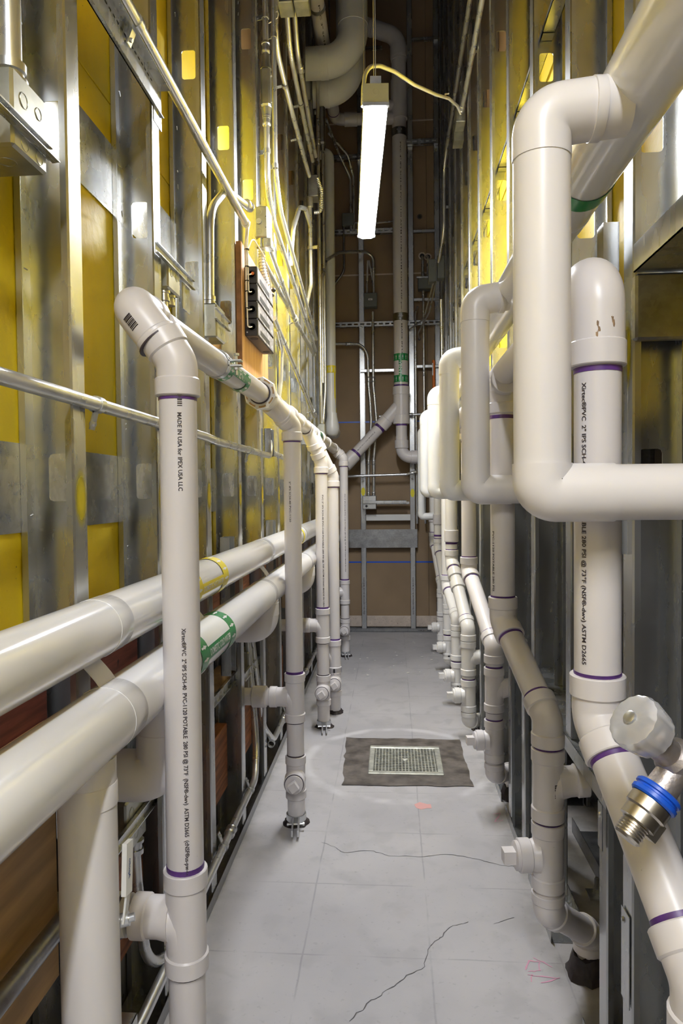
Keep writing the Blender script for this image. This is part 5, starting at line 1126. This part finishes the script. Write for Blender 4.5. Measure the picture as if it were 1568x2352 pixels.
conduit('second low conduit that dips down to the floor track beyond the first', [(-0.555, 2.70, 0.62), (-0.520, 2.74, 0.23), (-0.498, 2.85, 0.137), (-0.498, 5.10, 0.145)], R=0.10, n=14,
        straps=[((-0.498, 2.80, 0.14), Y3, (-0.35, 0, 1)), ((-0.498, 3.19, 0.138), Y3, (-0.35, 0, 1))], couplings=[((-0.498, 3.12, 0.138), Y3), ((-0.498, 3.95, 0.14), Y3)])
j = jbox('stack of grey plates and a box between studs under the white elbow', (-0.590, 2.60, 0.395), (-0.545, 2.70, 0.56), kos=[((-0.565, 2.5999, 0.50), -Y3, 0.010), ((-0.565, 2.5999, 0.44), -Y3, 0.010)])
m = MB(); m.box((-0.543, 2.50, 0.505), (-0.536, 2.80, 0.508)); m.box((-0.543, 2.50, 0.475), (-0.536, 2.80, 0.478)); m.box((-0.545, 2.50, 0.475), (-0.543, 2.80, 0.508)); build('bracket_rail', m, 'galv', j, smooth=False)
j = jbox('dark box with a bracket rail low behind the green-labelled pipe', (-0.595, 2.22, 0.50), (-0.55, 2.32, 0.58), material='wood_tan')
m = MB(); m.box((-0.545, 2.02, 0.545), (-0.538, 2.36, 0.548)); m.box((-0.545, 2.02, 0.515), (-0.538, 2.36, 0.518)); m.box((-0.547, 2.02, 0.515), (-0.545, 2.36, 0.548)); build('bracket_rail', m, 'galv', j, smooth=False)

# ================================================================== CONDUIT, BOXES, RIGHT WALL
c = conduit('conduit along the upper right wall ending at a small box, the nearer run', [(0.383, 2.2, 3.165), (0.383, 3.80, 3.165)], n=14, straps=[((0.383, 3.30, 3.165), Y3, (1, 0, 0.3))], couplings=[((0.383, 3.76, 3.165), Y3)])
j = jbox('small knockout box where the lamp cable meets the upper right conduit', (0.352, 3.80, 3.115), (0.405, 3.91, 3.19), kos=[((0.378, 3.7999, 3.135), -Y3, 0.010), ((0.378, 3.7999, 3.17), -Y3, 0.008)])
m = MB(); m.box((0.352, 3.91, 3.07), (0.405, 4.0, 3.145)); build('lower_box', m, 'box_steel', j, smooth=False)
conduit('conduit along the upper right wall, the farther run that bends down', [(0.385, 2.5, 3.475), (0.385, 4.78, 3.475), (0.372, 4.90, 3.36), (0.372, 4.94, 2.95), (0.345, 5.1, 2.80)], R=0.16, straps=[((0.385, 4.30, 3.475), Y3, (1, 0, -0.2)), ((0.373, 4.93, 3.12), Z3, (1, 0, 0))], couplings=[((0.373, 4.925, 3.22), Z3)])
conduit('conduit dropping down the far right corner from the paired grey boxes', [(0.365, 5.15, 2.55), (0.372, 5.2, 2.3), (0.372, 5.2, 1.3)], R=0.1, couplings=[((0.370, 5.19, 2.38), Z3), ((0.372, 5.2, 2.06), Z3)])
for i, (x, z) in enumerate(((0.300, 2.745), (0.362, 2.77))):
    jbox('grey box high on the far right corner, the %s of two' % ('left' if i == 0 else 'right one'), (x-0.026, 5.10, z-0.08), (x+0.026, 5.19, z+0.08), material='grey_box', group='paired boxes in the far right corner', kos=[((x, 5.0999, z+0.03), -Y3, 0.010)])
for i, pts in enumerate(([(0.33, 5.15, 2.68), (0.30, 5.5, 2.55), (0.22, 5.78, 2.45), (0.235, 5.84, 2.415)], [(0.31, 5.15, 2.67), (0.26, 5.6, 2.52), (0.15, 5.78, 2.48)])):
    f_ = thing('flex_cable', ['ribbed cable sagging from the far right boxes to a hole', 'ribbed cable running from the far right boxes behind the vent stack'][i], 'cable', pts[-1]); build('tube', flex(pts, 0.006, 0.010, 7), 'emt', f_)
od_ = thing('fire_stop_tube', 'short orange tube standing in the far right corner', 'tube', (0.346, 5.757, 1.90)); build('tube', MB().lathe((0.346, 5.757, 1.90), Z3, [(0, 0.012), (0.325, 0.012)], 14), 'orange', od_); build('label', MB().box((0.3325, 5.742, 2.10), (0.340, 5.766, 2.20)), 'white_print', od_, smooth=False)

# ================================================================== END WALL ELECTRICS
jb = []
j = jbox('grey box with a pale label plate, centre of the end wall', (-0.215, 5.69, 2.655), (-0.108, 5.78, 2.765), material='grey_box', name='junction_box')
build('label_plate', MB().box((-0.178, 5.688, 2.705), (-0.145, 5.6899, 2.718)), 'white_print', j, smooth=False); flat_text(j, 'EM-2', 0.010, (-0.1615, 5.6878, 2.711), X3, Z3)
j = jbox('grey box with a pale cover strip, right side of the end wall', (0.222, 5.69, 2.785), (0.330, 5.78, 2.885), material='grey_box')
build('cover_strip', MB().cbox((0.210, 5.684, 2.868), (0.330, 5.70, 2.880), 0.001), 'galv', j, smooth=False)
for x0, x1 in ((-0.19, -0.183), (-0.135, -0.172)):
    conduit('thin conduit from the arched one into the centre grey box' , [(x0, 5.75, 2.765), (x0, 5.75, 2.84), (x1, 5.75, 3.04)], r=0.009, R=0.05, group='thin conduits above the centre box')['label'] = 'thin conduit entering the centre grey box, %s one' % ('left' if x0 < -0.16 else 'right')
for k, x in enumerate((0.262, 0.305)):
    conduit('x', [(x, 5.75, 2.885), (x, 5.75, 3.05), (x, 5.85, 3.09)], r=0.0105, R=0.04, couplings=[((x, 5.75, 2.91), Z3)], group='stubs from the right end-wall box')['label'] = 'short grey conduit from a ragged hole into the right end-wall box, %s one' % ('left' if k == 0 else 'right')
conduit('arched conduit swinging across the end wall below the lamp', [(-0.4550, 4.6797, 1.8907), (-0.4550, 4.7269, 2.5962), (-0.4400, 4.8343, 2.7523), (-0.3978, 5.5000, 3.0286), (-0.2020, 5.7200, 3.1065), (-0.1364, 5.7500, 3.0690), (-0.1354, 5.7500, 2.7710)], R=0.13, couplings=[((-0.1373, 5.7500, 2.9639), Z3)])
conduit('conduit falling from the centre grey box down to the steel box', [(-0.1435, 5.7400, 2.6247), (-0.1452, 5.7400, 2.0299), (-0.1354, 5.7400, 1.9238), (-0.1228, 5.7400, 1.7468), (-0.1311, 5.7400, 1.6052), (-0.1469, 5.7400, 1.4281), (-0.1495, 5.7400, 1.1188)], r=0.0115, R=0.15, couplings=[((-0.1448, 5.7400, 2.0758), Z3), ((-0.1471, 5.7400, 1.4033), Z3), ((-0.1494, 5.7400, 1.1401), Z3)])
conduit('conduit from the left stud bending down beside the centre one', [(-0.4591, 5.7500, 2.3747), (-0.2449, 5.7400, 2.3672), (-0.1889, 5.7400, 2.2883), (-0.1841, 5.7400, 2.0307), (-0.1745, 5.7400, 1.9245), (-0.1654, 5.7400, 1.7475), (-0.1737, 5.7400, 1.6059), (-0.1895, 5.7400, 1.4287), (-0.1923, 5.7400, 1.1192)], r=0.0115, R=0.15, couplings=[((-0.3444, 5.7400, 2.3697), X3), ((-0.1837, 5.7400, 2.0766), Z3), ((-0.1897, 5.7400, 1.4038), Z3), ((-0.1921, 5.7400, 1.1406), Z3)])
conduit('long thin conduit falling from the right end-wall box', [(0.265, 5.75, 2.785), (0.268, 5.75, 0.9)], r=0.009, couplings=[((0.265, 5.75, 2.765), Z3), ((0.266, 5.75, 2.12), Z3)])
conduit('long thin conduit left of it, starting at a small hole', [(0.222, 5.85, 2.68), (0.200, 5.76, 2.60), (0.198, 5.75, 2.5), (0.202, 5.75, 0.9)], r=0.009, R=0.06)
conduit('horizontal conduit strapped across the end wall at eye level', [(-0.44, 5.72, 1.290), (0.12, 5.72, 1.302), (0.20, 5.70, 1.325)], r=0.0105, R=0.05, straps=[((-0.238, 5.72, 1.292), X3, (0, 0.35, -1)), ((0.165, 5.71, 1.312), X3, (0, 0.35, -1))])
conduit('short dark conduit crossing above the steel channel on the end wall', [(-0.10, 5.73, 1.775), (0.30, 5.73, 1.79)], r=0.0105, couplings=[((0.15, 5.73, 1.785), X3)])
j = jbox('steel double knockout box on a rail low on the end wall', (-0.240, 5.69, 1.022), (-0.128, 5.78, 1.132), kos=[((-0.208, 5.6899, 1.112), -Y3, 0.010), ((-0.160, 5.6899, 1.112), -Y3, 0.010), ((-0.160, 5.6899, 1.045), -Y3, 0.010)], material='galv')
build('open_knockout', MB().lathe((-0.208, 5.6895, 1.047), -Y3, [(0, 0.010), (0.001, 0.0095)], 14), 'black', j)
m = MB(); m.box((-0.235, 5.672, 1.067), (0.115, 5.674, 1.092)); m.box((-0.235, 5.672, 1.090), (0.115, 5.688, 1.092)); m.box((-0.235, 5.672, 1.067), (0.115, 5.688, 1.069)); m.box((-0.235, 5.670, 1.077), (0.115, 5.672, 1.082)); build('bracket_rail', m, 'galv', j, smooth=False)
j = jbox('grey box behind the far end of the lamp with ribbed cables', (-0.385, 5.72, 3.32), (-0.29, 5.80, 3.42), material='grey_box')
conduit('thin dark conduit falling from the box behind the lamp and turning left', [(-0.375, 5.76, 3.32), (-0.375, 5.76, 2.96), (-0.47, 5.76, 2.84)], r=0.0095, R=0.12, material='galv_dark')
f_ = thing('flex_cable', 'ribbed cable sagging behind the lamp to the vent stack', 'cable', (-0.3, 5.76, 3.3)); build('tube', flex([(-0.36, 5.79, 3.40), (-0.30, 5.72, 3.34), (-0.18, 5.70, 3.315), (0.03, 5.74, 3.345)], 0.006, 0.010, 7), 'emt', f_)
for i, x in enumerate((-0.315, -0.29)):
    conduit('x', [(-0.47, 5.3+0.2*i, 3.95), (-0.40+0.07*i, 5.66, 3.86-0.01*i), (x, 5.74, 3.70), (x, 5.74, 3.27)], r=0.0095, R=0.09, group='conduits bending down behind the lamp', material='emt')['label'] = 'thin conduit bending down behind the lamp, %s one' % ('left' if i == 0 else 'right')
# lamp feed: ribbed cable from the lamp over to the right-hand conduit box
f_ = thing('flex_cable', 'ribbed metal cable looping from the lamp to the right wall box', 'cable', (0.30, 3.7, 3.2))
build('tube', flex([(-0.0910, 2.4900, 2.5080), (-0.0893, 2.5000, 2.5735), (-0.0837, 2.5300, 2.6433), (-0.0660, 2.5700, 2.6936), (-0.0321, 2.6200, 2.7231), (0.0213, 2.7600, 2.7822), (0.1045, 3.0000, 2.8652), (0.2156, 3.3200, 2.9965), (0.2945, 3.5500, 3.1014), (0.3540, 3.7300, 3.1598), (0.3819, 3.8100, 3.1540)], 0.0068, 0.0075, 9), 'flex_metal', f_)
build('tie', MB().sweep([(0.2840, 3.5000, 3.0744), (0.2707, 3.4900, 3.0779), (0.2720, 3.4800, 3.0847), (0.2909, 3.4800, 3.0859)], 0.004, 6), 'wire_white', f_)
